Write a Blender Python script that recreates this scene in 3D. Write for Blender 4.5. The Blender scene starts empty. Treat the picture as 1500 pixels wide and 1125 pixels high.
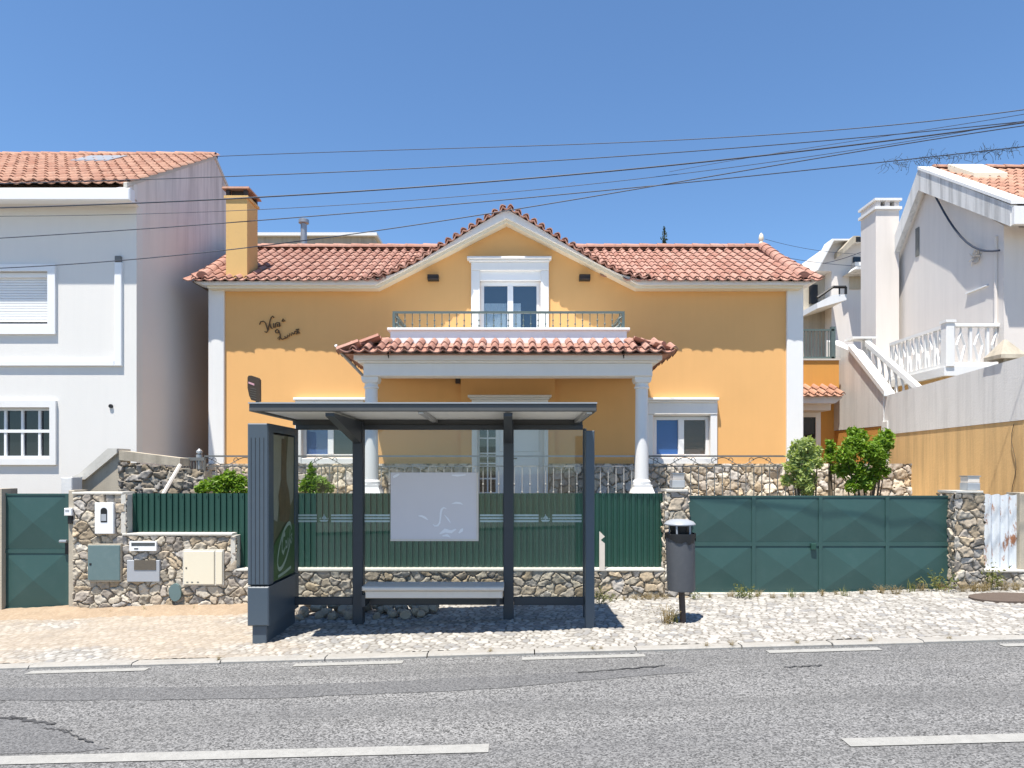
import bpy, math, random
import numpy as np
from mathutils import Vector, Matrix
from mathutils.geometry import tessellate_polygon

S = bpy.context.scene
COL = S.collection
random.seed(7)
R = math.radians

# ------------------------------------------------------------------ camera, sky, sun, exposure
HC = 1.77                      # eye height
F = 1000.0                     # focal length in photo pixels (1500 wide)
HOR = 690.0                    # horizon row in the photo
cd = bpy.data.cameras.new('camera'); cam = bpy.data.objects.new('camera', cd); COL.objects.link(cam)
cam.location = (0, 0, HC); cam.rotation_euler = (R(90), 0, 0)
cd.sensor_width = 36; cd.lens = 36 * F / 1500
cd.shift_y = (HOR - 562.5) / 1500
cd.clip_end = 3000
S.camera = cam

SUN_D = Vector((0.165, 0.30, -1.0)).normalized()
el = math.asin(-SUN_D.z); az = math.atan2(-SUN_D.x, -SUN_D.y)      # azimuth measured from +Y towards +X
w = bpy.data.worlds.new('World'); S.world = w; w.use_nodes = True
nt = w.node_tree; nt.nodes.clear()
out = nt.nodes.new('ShaderNodeOutputWorld'); bg = nt.nodes.new('ShaderNodeBackground')
sky = nt.nodes.new('ShaderNodeTexSky'); sky.sky_type = 'NISHITA'; sky.sun_disc = False
sky.sun_elevation = el; sky.sun_rotation = az
sky.altitude = 100; sky.air_density = 1.0; sky.dust_density = 0.0; sky.ozone_density = 4.5
bg.inputs[1].default_value = 0.10
tint = nt.nodes.new('ShaderNodeMix'); tint.data_type = 'RGBA'; tint.blend_type = 'MULTIPLY'; tint.inputs[0].default_value = 1
tint.inputs[7].default_value = (.83, .97, 1.05, 1)
nt.links.new(sky.outputs[0], tint.inputs[6]); nt.links.new(tint.outputs[2], bg.inputs[0]); nt.links.new(bg.outputs[0], out.inputs[0])
sd = bpy.data.lights.new('sun', 'SUN'); sun = bpy.data.objects.new('sun', sd); COL.objects.link(sun)
sd.energy = 5.0; sd.angle = R(0.5); sd.color = (1.0, 0.94, 0.84)
sun.rotation_euler = SUN_D.to_track_quat('-Z', 'Y').to_euler()
S.view_settings.view_transform = 'Standard'; S.view_settings.look = 'None'
S.view_settings.exposure = 0.85; S.view_settings.gamma = 1

def X(px, D): return (px - 750.0) * D / F
def Z(py, D): return HC + (HOR - py) * D / F
def gz(x): return 0.028 * x                                          # the street climbs to the right

# ------------------------------------------------------------------ materials
def lin(r, g, b):
    f = lambda c: (c / 255 / 12.92) if c <= 10 else ((c / 255 + 0.055) / 1.055) ** 2.4
    return (f(r), f(g), f(b), 1)

class NT:
    def __init__(s, name):
        s.m = bpy.data.materials.new(name); s.m.use_nodes = True
        s.t = s.m.node_tree; s.t.nodes.clear()
        s.out = s.n('ShaderNodeOutputMaterial'); s.p = s.n('ShaderNodeBsdfPrincipled')
        s.l(s.p.outputs[0], s.out.inputs[0])
        s.geo = s.n('ShaderNodeNewGeometry')
    def n(s, k): return s.t.nodes.new(k)
    def l(s, a, b): s.t.links.new(a, b)
    def pos(s, sc=(1, 1, 1)):
        m = s.n('ShaderNodeMapping'); m.inputs['Scale'].default_value = sc
        s.l(s.geo.outputs['Position'], m.inputs[0]); return m.outputs[0]
    def noise(s, scale, detail=5, rough=.6, sc=(1, 1, 1)):
        q = s.n('ShaderNodeTexNoise'); q.inputs['Scale'].default_value = scale
        q.inputs['Detail'].default_value = detail; q.inputs['Roughness'].default_value = rough
        s.l(s.pos(sc), q.inputs['Vector']); return q.outputs['Fac']
    def ramp(s, fac, a, b, ca=(0, 0, 0, 1), cb=(1, 1, 1, 1)):
        q = s.n('ShaderNodeValToRGB'); e = q.color_ramp.elements
        e[0].position = a; e[0].color = ca; e[1].position = b; e[1].color = cb
        s.l(fac, q.inputs[0]); return q.outputs[0]
    def mix(s, fac, a, b, mode='MIX'):
        q = s.n('ShaderNodeMix'); q.data_type = 'RGBA'; q.blend_type = mode
        if isinstance(fac, (int, float)): q.inputs[0].default_value = fac
        else: s.l(fac, q.inputs[0])
        for i, v in ((6, a), (7, b)):
            if isinstance(v, (tuple, list)): q.inputs[i].default_value = v
            else: s.l(v, q.inputs[i])
        return q.outputs[2]
    def bump(s, h, strength, dist=.01):
        q = s.n('ShaderNodeBump'); q.inputs['Strength'].default_value = strength; q.inputs['Distance'].default_value = dist
        s.l(h, q.inputs['Height']); s.l(q.outputs[0], s.p.inputs['Normal'])
    def base(s, c):
        if isinstance(c, (tuple, list)): s.p.inputs['Base Color'].default_value = c
        else: s.l(c, s.p.inputs['Base Color'])

def sc(c, k): return (min(c[0] * k, 1), min(c[1] * k, 1), min(c[2] * k, 1), 1)

def paint(name, c, rough=.6, var=.08, vscale=1.5, bump=.15, bscale=60, metal=0, spec=.4, streak=0, streakc=(.1, .1, .09, 1), dirt=0, dirtc=(.25, .2, .15, 1), zfade=None):
    t = NT(name)
    col = t.mix(t.noise(vscale, 6), sc(c, 1 - var), sc(c, 1 + var))
    if dirt:
        col = t.mix(t.ramp(t.noise(vscale * 4, 8, .7), .5, .8, (0, 0, 0, 1), (dirt, dirt, dirt, 1)), col, dirtc)
    if streak:
        f = t.ramp(t.noise(1.0, 6, .65, (5, 5, .35)), .45, .75, (0, 0, 0, 1), (streak, streak, streak, 1))
        if zfade:                                                     # run-off stains below an edge at height zfade[1], gone at zfade[0]
            sp = t.n('ShaderNodeSeparateXYZ'); t.l(t.geo.outputs['Position'], sp.inputs[0])
            mr = t.n('ShaderNodeMapRange'); mr.inputs[1].default_value = zfade[0]; mr.inputs[2].default_value = zfade[1]
            t.l(sp.outputs[2], mr.inputs[0]); f = t.mix(1.0, f, mr.outputs[0], 'MULTIPLY')
        col = t.mix(f, col, streakc)
    t.base(col)
    t.p.inputs['Roughness'].default_value = rough; t.p.inputs['Metallic'].default_value = metal
    t.p.inputs['Specular IOR Level'].default_value = spec
    if bump: t.bump(t.noise(bscale, 4), bump, .006)
    return t.m

def island(name, c1, c2, rough=.8, c3=None, bscale=80, bump=.3, trans=0, spec=.3, grime=0):
    t = NT(name)
    f = t.geo.outputs['Random Per Island']
    col = t.mix(f, c1, c2)
    col = t.mix(t.ramp(t.noise(5, 6, .7), .35, .75, (0, 0, 0, 1), (.5, .5, .5, 1)), col, c3 or sc(c1, .7))
    if grime: col = t.mix(t.ramp(t.noise(11, 8, .75), .52, .72, (0, 0, 0, 1), (grime, grime, grime, 1)), col, (.07, .06, .05, 1))
    t.base(col); t.p.inputs['Roughness'].default_value = rough; t.p.inputs['Specular IOR Level'].default_value = spec
    if bump: t.bump(t.noise(bscale, 4), bump, .006)
    if trans:
        tr = t.n('ShaderNodeBsdfTranslucent'); t.l(t.mix(1.0, col, (1.2, 1.25, .5, 1), 'MULTIPLY'), tr.inputs[0])
        mx = t.n('ShaderNodeMixShader'); mx.inputs[0].default_value = trans
        t.l(t.p.outputs[0], mx.inputs[1]); t.l(tr.outputs[0], mx.inputs[2]); t.l(mx.outputs[0], t.out.inputs[0])
    return t.m

def attr(name, rough=.9, bscale=40, bump=.5, nv=.35):
    t = NT(name)
    a = t.n('ShaderNodeVertexColor'); a.layer_name = 'Col'
    col = t.mix(t.ramp(t.noise(22, 8, .7), .3, .7), a.outputs[0], (1, 1, 1, 1), 'MULTIPLY')
    col = t.mix(nv, a.outputs[0], t.mix(1.0, a.outputs[0], t.ramp(t.noise(28, 8, .75), .3, .72, (.35, .34, .33, 1), (1.5, 1.48, 1.45, 1)), 'MULTIPLY'))
    t.base(col); t.p.inputs['Roughness'].default_value = rough; t.p.inputs['Specular IOR Level'].default_value = .25
    t.bump(t.noise(bscale, 6, .7), bump, .008)
    return t.m

def glass_mat(name, tint, ior=1.45, dust=0.0):
    t = NT(name); t.t.nodes.remove(t.p)
    tr = t.n('ShaderNodeBsdfTransparent'); tr.inputs[0].default_value = tint
    gl = t.n('ShaderNodeBsdfGlossy'); gl.inputs['Roughness'].default_value = .02
    lw = t.n('ShaderNodeLayerWeight'); r0 = ((ior - 1) / (ior + 1)) ** 2
    pw = t.n('ShaderNodeMath'); pw.operation = 'POWER'; t.l(lw.outputs['Facing'], pw.inputs[0]); pw.inputs[1].default_value = 5
    ma = t.n('ShaderNodeMath'); ma.operation = 'MULTIPLY_ADD'; t.l(pw.outputs[0], ma.inputs[0]); ma.inputs[1].default_value = min(1 - r0, r0 * 14); ma.inputs[2].default_value = r0
    mx = t.n('ShaderNodeMixShader'); t.l(ma.outputs[0], mx.inputs[0]); t.l(tr.outputs[0], mx.inputs[1]); t.l(gl.outputs[0], mx.inputs[2])
    o = mx.outputs[0]
    if dust:
        df = t.n('ShaderNodeBsdfDiffuse'); df.inputs[0].default_value = (.7, .7, .68, 1)
        m2 = t.n('ShaderNodeMixShader'); t.l(t.ramp(t.noise(2.2, 7, .7), .3, .8, (dust * .4,) * 3 + (1,), (dust * 1.6,) * 3 + (1,)), m2.inputs[0])
        t.l(o, m2.inputs[1]); t.l(df.outputs[0], m2.inputs[2]); o = m2.outputs[0]
    t.l(o, t.out.inputs[0]); return t.m

M = {}
M['yellow'] = paint('yellow_plaster', (.72, .405, .155, 1), .85, .07, 1.1, .4, 90, streak=.12, streakc=(.55, .31, .11, 1))
M['orange'] = paint('orange_plaster', (.62, .30, .07, 1), .85, .07, .9, .35, 90, streak=.25, streakc=(.35, .19, .08, 1))
M['chimney'] = paint('chimney_plaster', (.62, .40, .16, 1), .9, .08, 2, .5, 60, dirt=.4, dirtc=(.42, .27, .15, 1))
M['white'] = paint('white_paint', (.74, .74, .73, 1), .6, .03, 2, .1, 50, streak=.12, streakc=(.5, .49, .46, 1))
M['white_clean'] = paint('white_lacquer', (.78, .79, .80, 1), .35, .02, 3, 0)
M['cream'] = paint('cream_paint', (.72, .66, .52, 1), .6, .03, 2, .1)
M['whitehouse'] = paint('white_render', (.71, .695, .665, 1), .9, .025, .8, .35, 50, streak=.10, streakc=(.5, .5, .48, 1))
M['whiteside'] = paint('stained_render', (.72, .675, .64, 1), .9, .06, .8, .35, 50, streak=.75, streakc=(.11, .10, .10, 1), zfade=(5.6, 9.0))
M['greyhouse'] = paint('pale_render', (.70, .655, .615, 1), .9, .05, .7, .35, 50, streak=.15, streakc=(.35, .33, .31, 1))
M['fascia_old'] = paint('weathered_concrete', (.66, .66, .65, 1), .9, .07, 1.2, .5, 40, streak=.85, streakc=(.17, .17, .17, 1))
M['retain'] = paint('grey_render', (.72, .71, .69, 1), .9, .08, 1.0, .5, 30, streak=.45, streakc=(.34, .34, .33, 1), dirt=.3, dirtc=(.48, .48, .47, 1))
M['retain_y'] = paint('faded_yellow_render', (.70, .46, .21, 1), .9, .10, 1.0, .5, 30, streak=.55, streakc=(.24, .17, .09, 1))
M['concrete'] = paint('concrete', (.44, .39, .31, 1), .9, .12, 2.5, .6, 40, streak=.5, streakc=(.16, .14, .11, 1), dirt=.4, dirtc=(.2, .18, .14, 1))
M['cap'] = paint('cement_cap', (.55, .53, .48, 1), .9, .12, 4, .5, 50, dirt=.5, dirtc=(.3, .27, .22, 1))
M['tile'] = island('terracotta', (.31, .138, .098, 1), (.42, .235, .18, 1), .85, (.46, .30, .25, 1), 60, .4, grime=.75)
M['tile_old'] = island('old_terracotta', (.35, .165, .11, 1), (.46, .26, .18, 1), .9, (.40, .27, .21, 1), 60, .4, grime=.8)
M['green_fence'] = paint('green_sheet', (.015, .060, .045, 1), .42, .12, 1.0, 0, spec=.4, dirt=.25, dirtc=(.04, .075, .06, 1))
M['green_gate'] = paint('green_gate_paint', (.031, .077, .072, 1), .45, .16, 1.2, .05, 25, spec=.4, dirt=.35, dirtc=(.062, .105, .10, 1), streak=.35, streakc=(.035, .075, .07, 1))
M['meter_green'] = paint('grey_green_paint', (.115, .175, .18, 1), .5, .1, 4, 0, dirt=.5, dirtc=(.17, .22, .22, 1))
M['stone'] = attr('rubble_stone')
M['cobble'] = attr('limestone_cobble', .85, 60, .4, .25)
M['dirt'] = paint('sandy_dirt', (.30, .225, .155, 1), 1, .3, 6, 1.0, 40, dirt=.7, dirtc=(.40, .335, .255, 1))
M['shelter'] = paint('grey_blue_paint', (.062, .085, .11, 1), .42, .06, 3, 0, spec=.5, dirt=.2, dirtc=(.10, .12, .14, 1))
M['shelter_roof'] = paint('grey_roof_paint', (.085, .088, .088, 1), .5, .06, 3, 0, spec=.3, dirt=.3, dirtc=(.13, .13, .125, 1))
M['shelter_dk'] = paint('dark_grey_paint', (.035, .042, .052, 1), .45, .06, 3, 0, spec=.5)
M['alu'] = paint('aluminium', (.45, .45, .45, 1), .35, .05, 5, 0, metal=.6)
M['seat'] = paint('pale_seat', (.66, .60, .53, 1), .55, .05, 4, 0, dirt=.3, dirtc=(.4, .37, .33, 1))
M['iron'] = paint('grey_iron', (.14, .145, .14, 1), .5, .15, 8, 0, spec=.5)
M['iron_green'] = paint('greyed_green_iron', (.09, .125, .12, 1), .5, .15, 8, 0, spec=.5)
M['brass_iron'] = paint('dark_lettering', (.10, .055, .02, 1), .5, .1, 8, 0)
M['rail_sunlit'] = paint('sunlit_rail_iron', (.36, .35, .33, 1), .5, .1, 8, 0)  # railing iron under the porch, its sunlit brightness put into the colour
M['black'] = paint('black_plastic', (.012, .012, .013, 1), .5, .1, 5, 0)
M['bin'] = paint('bin_grey', (.085, .09, .10, 1), .55, .08, 5, .1, 40, dirt=.35, dirtc=(.13, .13, .135, 1))
M['bin_lid'] = paint('pale_grey_lid', (.30, .32, .35, 1), .4, .05, 5, 0)
M['rust_pole'] = paint('brown_pole', (.06, .045, .04, 1), .7, .2, 8, .2)
M['brown'] = paint('brown_sign', (.05, .032, .018, 1), .35, .2, 12, 0, dirt=.3, dirtc=(.10, .08, .05, 1))
M['pinkish'] = paint('pale_pink', (.55, .30, .33, 1), .5, .1, 20, 0)
M['wire'] = paint('black_cable', (.03, .04, .065, 1), .6, .1, 2, 0)
M['line'] = paint('road_paint', (.31, .306, .29, 1), .85, .25, 14, .6, 120, dirt=1, dirtc=(.17, .17, .165, 1))
M['stripe'] = paint('frosted_film', (.42, .52, .52, 1), .6, .02, 3, 0)
M['board'] = paint('whiteboard', (.66, .63, .65, 1), .3, .05, 3, 0, dirt=.25, dirtc=(.58, .56, .60, 1))
M['chalk'] = paint('white_scuff', (.85, .85, .88, 1), .5, .05, 9, 0)
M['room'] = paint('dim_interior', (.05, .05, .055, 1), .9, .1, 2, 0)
M['curtain'] = paint('white_curtain', (.80, .82, .83, 1), .8, .1, 6, 0, streak=.3, streakc=(.35, .37, .38, 1))
M['lace'] = paint('brown_lace', (.10, .065, .055, 1), .8, .6, 45, 0, dirt=.8, dirtc=(.30, .24, .22, 1))
M['blue_back'] = paint('blue_sheet', (.03, .14, .45, 1), .7, .1, 3, 0)  # even blue for the sheet behind the right window's left pane
M['leaf'] = island('leaf_green', (.085, .19, .012, 1), (.20, .33, .03, 1), .5, (.26, .36, .05, 1), 40, 0, .35)
M['leaf_pale'] = island('pale_leaf', (.20, .29, .07, 1), (.42, .50, .18, 1), .5, (.48, .52, .30, 1), 40, 0, .35)
M['weed'] = island('weed_green', (.07, .11, .025, 1), (.19, .20, .06, 1), .6, (.30, .25, .11, 1), 40, 0, .3)
M['dry'] = island('dry_grass', (.20, .15, .07, 1), (.36, .28, .15, 1), .8, (.3, .22, .12, 1), 40, 0, .2)
M['conifer'] = island('conifer_green', (.03, .06, .035, 1), (.06, .09, .06, 1), .6, None, 40, 0, .1)
M['twig'] = paint('twig', (.05, .055, .05, 1), .9, .2, 4, 0)
M['bark'] = paint('bark', (.10, .08, .055, 1), .9, .25, 12, .6, 40)
M['rock'] = island('loose_rock', (.24, .205, .165, 1), (.38, .33, .27, 1), .9, (.28, .22, .15, 1), 30, .7)
M['manhole'] = paint('rusty_iron', (.10, .075, .06, 1), .8, .25, 14, .5, 60)
M['blob'] = paint('grey_box', (.34, .36, .39, 1), .5, .06, 6, 0)
M['slot'] = paint('slot_bronze', (.11, .095, .075, 1), .5, .35, 60, 0)
M['lampglass'] = paint('frosted_lamp', (.36, .38, .40, 1), .25, .1, 6, 0)
M['zinc'] = paint('galvanised', (.34, .36, .38, 1), .4, .12, 7, 0, metal=.5)
M['roof_panel'] = paint('opal_panel', (.80, .79, .75, 1), .5, .05, 2, 0, dirt=.4, dirtc=(.55, .55, .46, 1))
M['glass'] = glass_mat('shelter_glass', (.90, .915, .91, 1), dust=.010)
t = NT('window_glass'); t.base((.012, .016, .022, 1)); t.p.inputs['Roughness'].default_value = .03
t.p.inputs['Specular IOR Level'].default_value = .6; t.p.inputs['IOR'].default_value = 1.5; M['pane'] = t.m
M['clear'] = glass_mat('clear_glass', (.8, .84, .86, 1), 2.1); M['thin'] = glass_mat('thin_glass', (.9, .92, .93, 1), 1.4); M['blue_back_dull'] = paint('dull_blue_sheet', (.07, .14, .36, 1), .7, .1, 3, 0)
# rusted corrugated sheet
t = NT('rusted_sheet')
rf = t.ramp(t.noise(1.0, 7, .7, (9, 9, 2.6)), .535, .585)
col = t.mix(t.noise(3, 5), (.50, .54, .58, 1), (.66, .69, .72, 1))
t.base(t.mix(rf, col, t.mix(t.noise(14, 5), (.20, .06, .02, 1), (.42, .22, .12, 1)))); t.p.inputs['Roughness'].default_value = .6; M['rust'] = t.m
# asphalt: pale worn aggregate in dark binder
t = NT('asphalt')
v = t.n('ShaderNodeTexVoronoi'); v.inputs['Scale'].default_value = 92; t.l(t.geo.outputs['Position'], v.inputs['Vector'])
sp = t.n('ShaderNodeSeparateColor'); t.l(v.outputs['Color'], sp.inputs[0])
col = t.ramp(sp.outputs[0], .05, .95, (.045, .045, .045, 1), (.315, .312, .308, 1))
col = t.mix(t.ramp(t.noise(1.1, 7, .65, (.35, 1.6, 1)), .35, .7, (0, 0, 0, 1), (.5, .5, .5, 1)), col, (.10, .101, .106, 1))
col = t.mix(t.ramp(t.noise(9, 6, .7), .6, .8, (0, 0, 0, 1), (.35, .35, .35, 1)), col, (.16, .155, .15, 1))
col = t.mix(t.ramp(t.noise(1.0, 5, .6, (.06, 1.5, 1)), .45, .62, (0, 0, 0, 1), (.35, .35, .35, 1)), col, (.10, .10, .10, 1))
col = t.mix(t.ramp(t.noise(2.6, 4, .6), .70, .76, (0, 0, 0, 1), (.4, .4, .4, 1)), col, (.06, .06, .06, 1))
t.base(col); t.p.inputs['Roughness'].default_value = .9; t.p.inputs['Specular IOR Level'].default_value = .2
t.bump(v.outputs['Distance'], .6, .005); M['asphalt'] = t.m
t = NT('fresh_asphalt')
v = t.n('ShaderNodeTexVoronoi'); v.inputs['Scale'].default_value = 95; t.l(t.geo.outputs['Position'], v.inputs['Vector'])
sp = t.n('ShaderNodeSeparateColor'); t.l(v.outputs['Color'], sp.inputs[0])
t.base(t.ramp(sp.outputs[0], 0, 1, (.055, .055, .057, 1), (.17, .17, .172, 1))); t.p.inputs['Roughness'].default_value = .9
t.bump(v.outputs['Distance'], .4, .004); M['asphalt_dk'] = t.m
M['tar'] = paint('tar', (.05, .05, .052, 1), .7, .2, 9, .3, 60)
M['earth'] = paint('dry_earth', (.22, .17, .11, 1), 1, .25, 2, .8, 20)
M['kerb'] = paint('kerb_stone', (.32, .305, .28, 1), .9, .18, 5, .6, 50, dirt=.8, dirtc=(.17, .155, .13, 1))
M['terrace'] = paint('terrace_floor', (.42, .37, .30, 1), .8, .08, 2, .2)

# ------------------------------------------------------------------ mesh helpers
class MB:
    def __init__(s): s.v = []; s.f = []; s.sm = False
    def add(s, vs, fs):
        o = len(s.v); s.v += [tuple(q) for q in vs]; s.f += [tuple(i + o for i in q) for q in fs]; return s
    def box(s, x0, x1, y0, y1, z0, z1):
        if x0 > x1: x0, x1 = x1, x0
        if y0 > y1: y0, y1 = y1, y0
        if z0 > z1: z0, z1 = z1, z0
        return s.add([(x0, y0, z0), (x1, y0, z0), (x1, y1, z0), (x0, y1, z0), (x0, y0, z1), (x1, y0, z1), (x1, y1, z1), (x0, y1, z1)],
                     [(0, 3, 2, 1), (4, 5, 6, 7), (0, 1, 5, 4), (1, 2, 6, 5), (2, 3, 7, 6), (3, 0, 4, 7)])
    def pbox(s, px0, py0, px1, py1, D0, D1):                          # front face seen at these photo pixels at distance D0
        return s.box(X(px0, D0), X(px1, D0), D0, D1, Z(py1, D0), Z(py0, D0))
    def bev(s, x0, x1, y0, y1, z0, z1, b=.006):                       # box with its vertical and horizontal front edges eased
        if x0 > x1: x0, x1 = x1, x0
        if z0 > z1: z0, z1 = z1, z0
        b = min(b, (x1 - x0) * .4, (z1 - z0) * .4, (y1 - y0) * .4)
        def ring(y, i): return [(x0 + i, y, z0 + i), (x1 - i, y, z0 + i), (x1 - i, y, z1 - i), (x0 + i, y, z1 - i)]
        vs = ring(y0, b) + ring(y0 + b, 0) + ring(y1, 0)
        fs = [(0, 1, 2, 3), (8, 11, 10, 9)]
        for r in (0, 4):
            for k in range(4): fs.append((r + k, r + 4 + k, r + 4 + (k + 1) % 4, r + (k + 1) % 4))
        return s.add(vs, fs)
    def prism(s, poly, y0, y1, holes=()):                             # polygon in (x, z) extruded along y, with through-holes
        loops = [list(poly)] + [list(h) for h in holes]
        flat = [p for l in loops for p in l]; n = len(flat)
        tri = tessellate_polygon([[Vector((p[0], p[1], 0)) for p in l] for l in loops])
        vs = [(p[0], y0, p[1]) for p in flat] + [(p[0], y1, p[1]) for p in flat]
        fs = [tuple(t) for t in tri] + [tuple(i + n for i in reversed(t)) for t in tri]
        o = 0
        for l in loops:
            for k in range(len(l)):
                a, b = o + k, o + (k + 1) % len(l); fs.append((a, b, b + n, a + n))
            o += len(l)
        return s.add(vs, fs)
    def xprism(s, poly, x0, x1):                                      # polygon in (y, z) extruded along x
        n = len(poly)
        tri = tessellate_polygon([[Vector((p[0], p[1], 0)) for p in poly]])
        vs = [(x0, p[0], p[1]) for p in poly] + [(x1, p[0], p[1]) for p in poly]
        fs = [tuple(t) for t in tri] + [tuple(i + n for i in reversed(t)) for t in tri]
        for k in range(n): a, b = k, (k + 1) % n; fs.append((a, b, b + n, a + n))
        return s.add(vs, fs)
    def tube(s, pts, r, n=8, caps=True):
        pts = [Vector(p) for p in pts]; rr = r if isinstance(r, (list, tuple)) else [r] * len(pts)
        vs = []; up = None
        for i, p in enumerate(pts):
            d = (pts[min(i + 1, len(pts) - 1)] - pts[max(i - 1, 0)]).normalized()
            if up is None: up = Vector((0, 0, 1)) if abs(d.z) < .9 else Vector((1, 0, 0))
            a = d.cross(up).normalized(); b = a.cross(d).normalized(); up = b
            for k in range(n):
                an = 2 * math.pi * k / n; vs.append(p + (a * math.cos(an) + b * math.sin(an)) * rr[i])
        fs = []
        for i in range(len(pts) - 1):
            for k in range(n): fs.append((i * n + k, i * n + (k + 1) % n, (i + 1) * n + (k + 1) % n, (i + 1) * n + k))
        if caps: fs.append(tuple(range(n - 1, -1, -1))); fs.append(tuple((len(pts) - 1) * n + k for k in range(n)))
        return s.add(vs, fs)
    def lathe(s, prof, c, n=24, sq=False):                            # (radius, z) profile round a vertical axis
        vs = []; n = 4 if sq else n
        for r, z in prof:
            for k in range(n):
                an = 2 * math.pi * k / n + (math.pi / 4 if sq else 0); q = r * (math.sqrt(2) if sq else 1)
                vs.append((c[0] + q * math.cos(an), c[1] + q * math.sin(an), c[2] + z))
        fs = []
        for i in range(len(prof) - 1):
            for k in range(n): fs.append((i * n + k, i * n + (k + 1) % n, (i + 1) * n + (k + 1) % n, (i + 1) * n + k))
        fs.append(tuple(range(n - 1, -1, -1))); fs.append(tuple((len(prof) - 1) * n + k for k in range(n)))
        return s.add(vs, fs)
    def ribbon(s, pts, wd, to3):                                      # flat stroke in a plane; to3(u, v) places it
        P = [Vector(p) for p in pts]; vs = []
        for i, p in enumerate(P):
            d = P[min(i + 1, len(P) - 1)] - P[max(i - 1, 0)]; d = d.normalized() if d.length else Vector((1, 0)); q = Vector((-d.y, d.x))
            k = wd[i] if isinstance(wd, (list, tuple)) else wd
            vs += [to3(*(p + q * k / 2)), to3(*(p - q * k / 2))]
        return s.add(vs, [(2 * i, 2 * i + 1, 2 * i + 3, 2 * i + 2) for i in range(len(P) - 1)])
    def tiles(s, O, U, V, N, nu, nv, pu=.2, pv=.36, amp=.036, lift=.028, seg=8, clip=None, jit=.006, cap=.60):
        O = Vector(O); U = Vector(U).normalized(); V = Vector(V).normalized(); N = Vector(N).normalized()
        for j in range(nv):
            for i in range(nu):
                c = O + U * (i + .5) * pu + V * (j + .5) * pv
                if clip and not clip(c): continue
                dj = random.uniform(-jit, jit) * 2; dn = random.uniform(0, jit); B = O + U * (i * pu)
                for kind in (0, 1):
                    vs = []; fs = []; n = seg
                    for k in range(n + 1):
                        t_ = k / n; c_ = math.sin(math.pi * t_)
                        if kind == 0: u = pu * t_; h = -amp * 1.05 * c_; v0 = -.03; hu = 0.0
                        else: u = pu * (1 - cap / 2 + cap * t_); h = amp * 1.35 * c_ - .008; v0 = .0; hu = .004
                        th = .022; e0 = B + U * u + V * (j * pv + dj + v0); e1 = B + U * u + V * ((j + 1) * pv + .04)
                        vs += [e0 + N * (h + lift + dn - th), e0 + N * (h + lift + dn), e1 + N * (h + dn + hu)]
                    for k in range(n):
                        a = 3 * k; fs += [(a, a + 3, a + 4, a + 1), (a + 1, a + 4, a + 5, a + 2)]
                    s.add(vs, fs)
        return s

def mesh_of(name, mb, mat, off=(0, 0, 0)):
    me = bpy.data.meshes.new(name)
    o = Vector(off); me.from_pydata([(v[0] - o.x, v[1] - o.y, v[2] - o.z) for v in mb.v], [], mb.f)
    if mat: me.materials.append(mat)
    me.update()
    import bmesh
    bm = bmesh.new(); bm.from_mesh(me); bmesh.ops.recalc_face_normals(bm, faces=bm.faces); bm.to_mesh(me); bm.free()
    if mb.sm:
        for p in me.polygons: p.use_smooth = True
        me.set_sharp_from_angle(angle=R(40))
    if hasattr(mb, 'col'):
        a = me.color_attributes.new('Col', 'FLOAT_COLOR', 'POINT'); a.data.foreach_set('color', mb.col.astype(np.float32).ravel())
    return me

def tag(o, label=None, cat=None, group=None, kind=None):
    if label: o['label'] = label
    if cat: o['category'] = cat
    if group: o['group'] = group
    if kind: o['kind'] = kind
    return o
def thing(name, label, cat, loc, group=None):
    o = bpy.data.objects.new(name, None); COL.objects.link(o); o.location = loc; o.empty_display_size = .2
    return tag(o, label, cat, group)
def root_loc(p):
    v = Vector(p.location)
    while p.parent: p = p.parent; v = v + Vector(p.location)
    return v
def part(name, parent, mb, mat, label=None):
    o = bpy.data.objects.new(name, mesh_of(name, mb, mat, root_loc(parent))); COL.objects.link(o); o.parent = parent
    if label: o['label'] = label
    return o
def single(name, mb, mat, label, cat, loc=None, group=None):
    if loc is None:
        a = np.array(mb.v); loc = ((a[:, 0].min() + a[:, 0].max()) / 2, (a[:, 1].min() + a[:, 1].max()) / 2, a[:, 2].min())
        loc = tuple(float(q) for q in loc)
    o = bpy.data.objects.new(name, mesh_of(name, mb, mat, loc)); COL.objects.link(o); o.location = loc
    return tag(o, label, cat, group)
def struct(name, mb, mat, kind='structure'):
    o = bpy.data.objects.new(name, mesh_of(name, mb, mat)); COL.objects.link(o); o['kind'] = kind; return o
def dup(o, loc=None, rotz=None, scale=None, label=None, parent=None):
    c = o.copy(); COL.objects.link(c)
    if parent: c.parent = parent
    if loc is not None: c.location = loc
    if rotz is not None: c.rotation_euler = (0, 0, rotz)
    if scale is not None: c.scale = scale
    if label: c['label'] = label
    for ch in list(o.children): dup(ch, parent=c)
    return c

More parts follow.
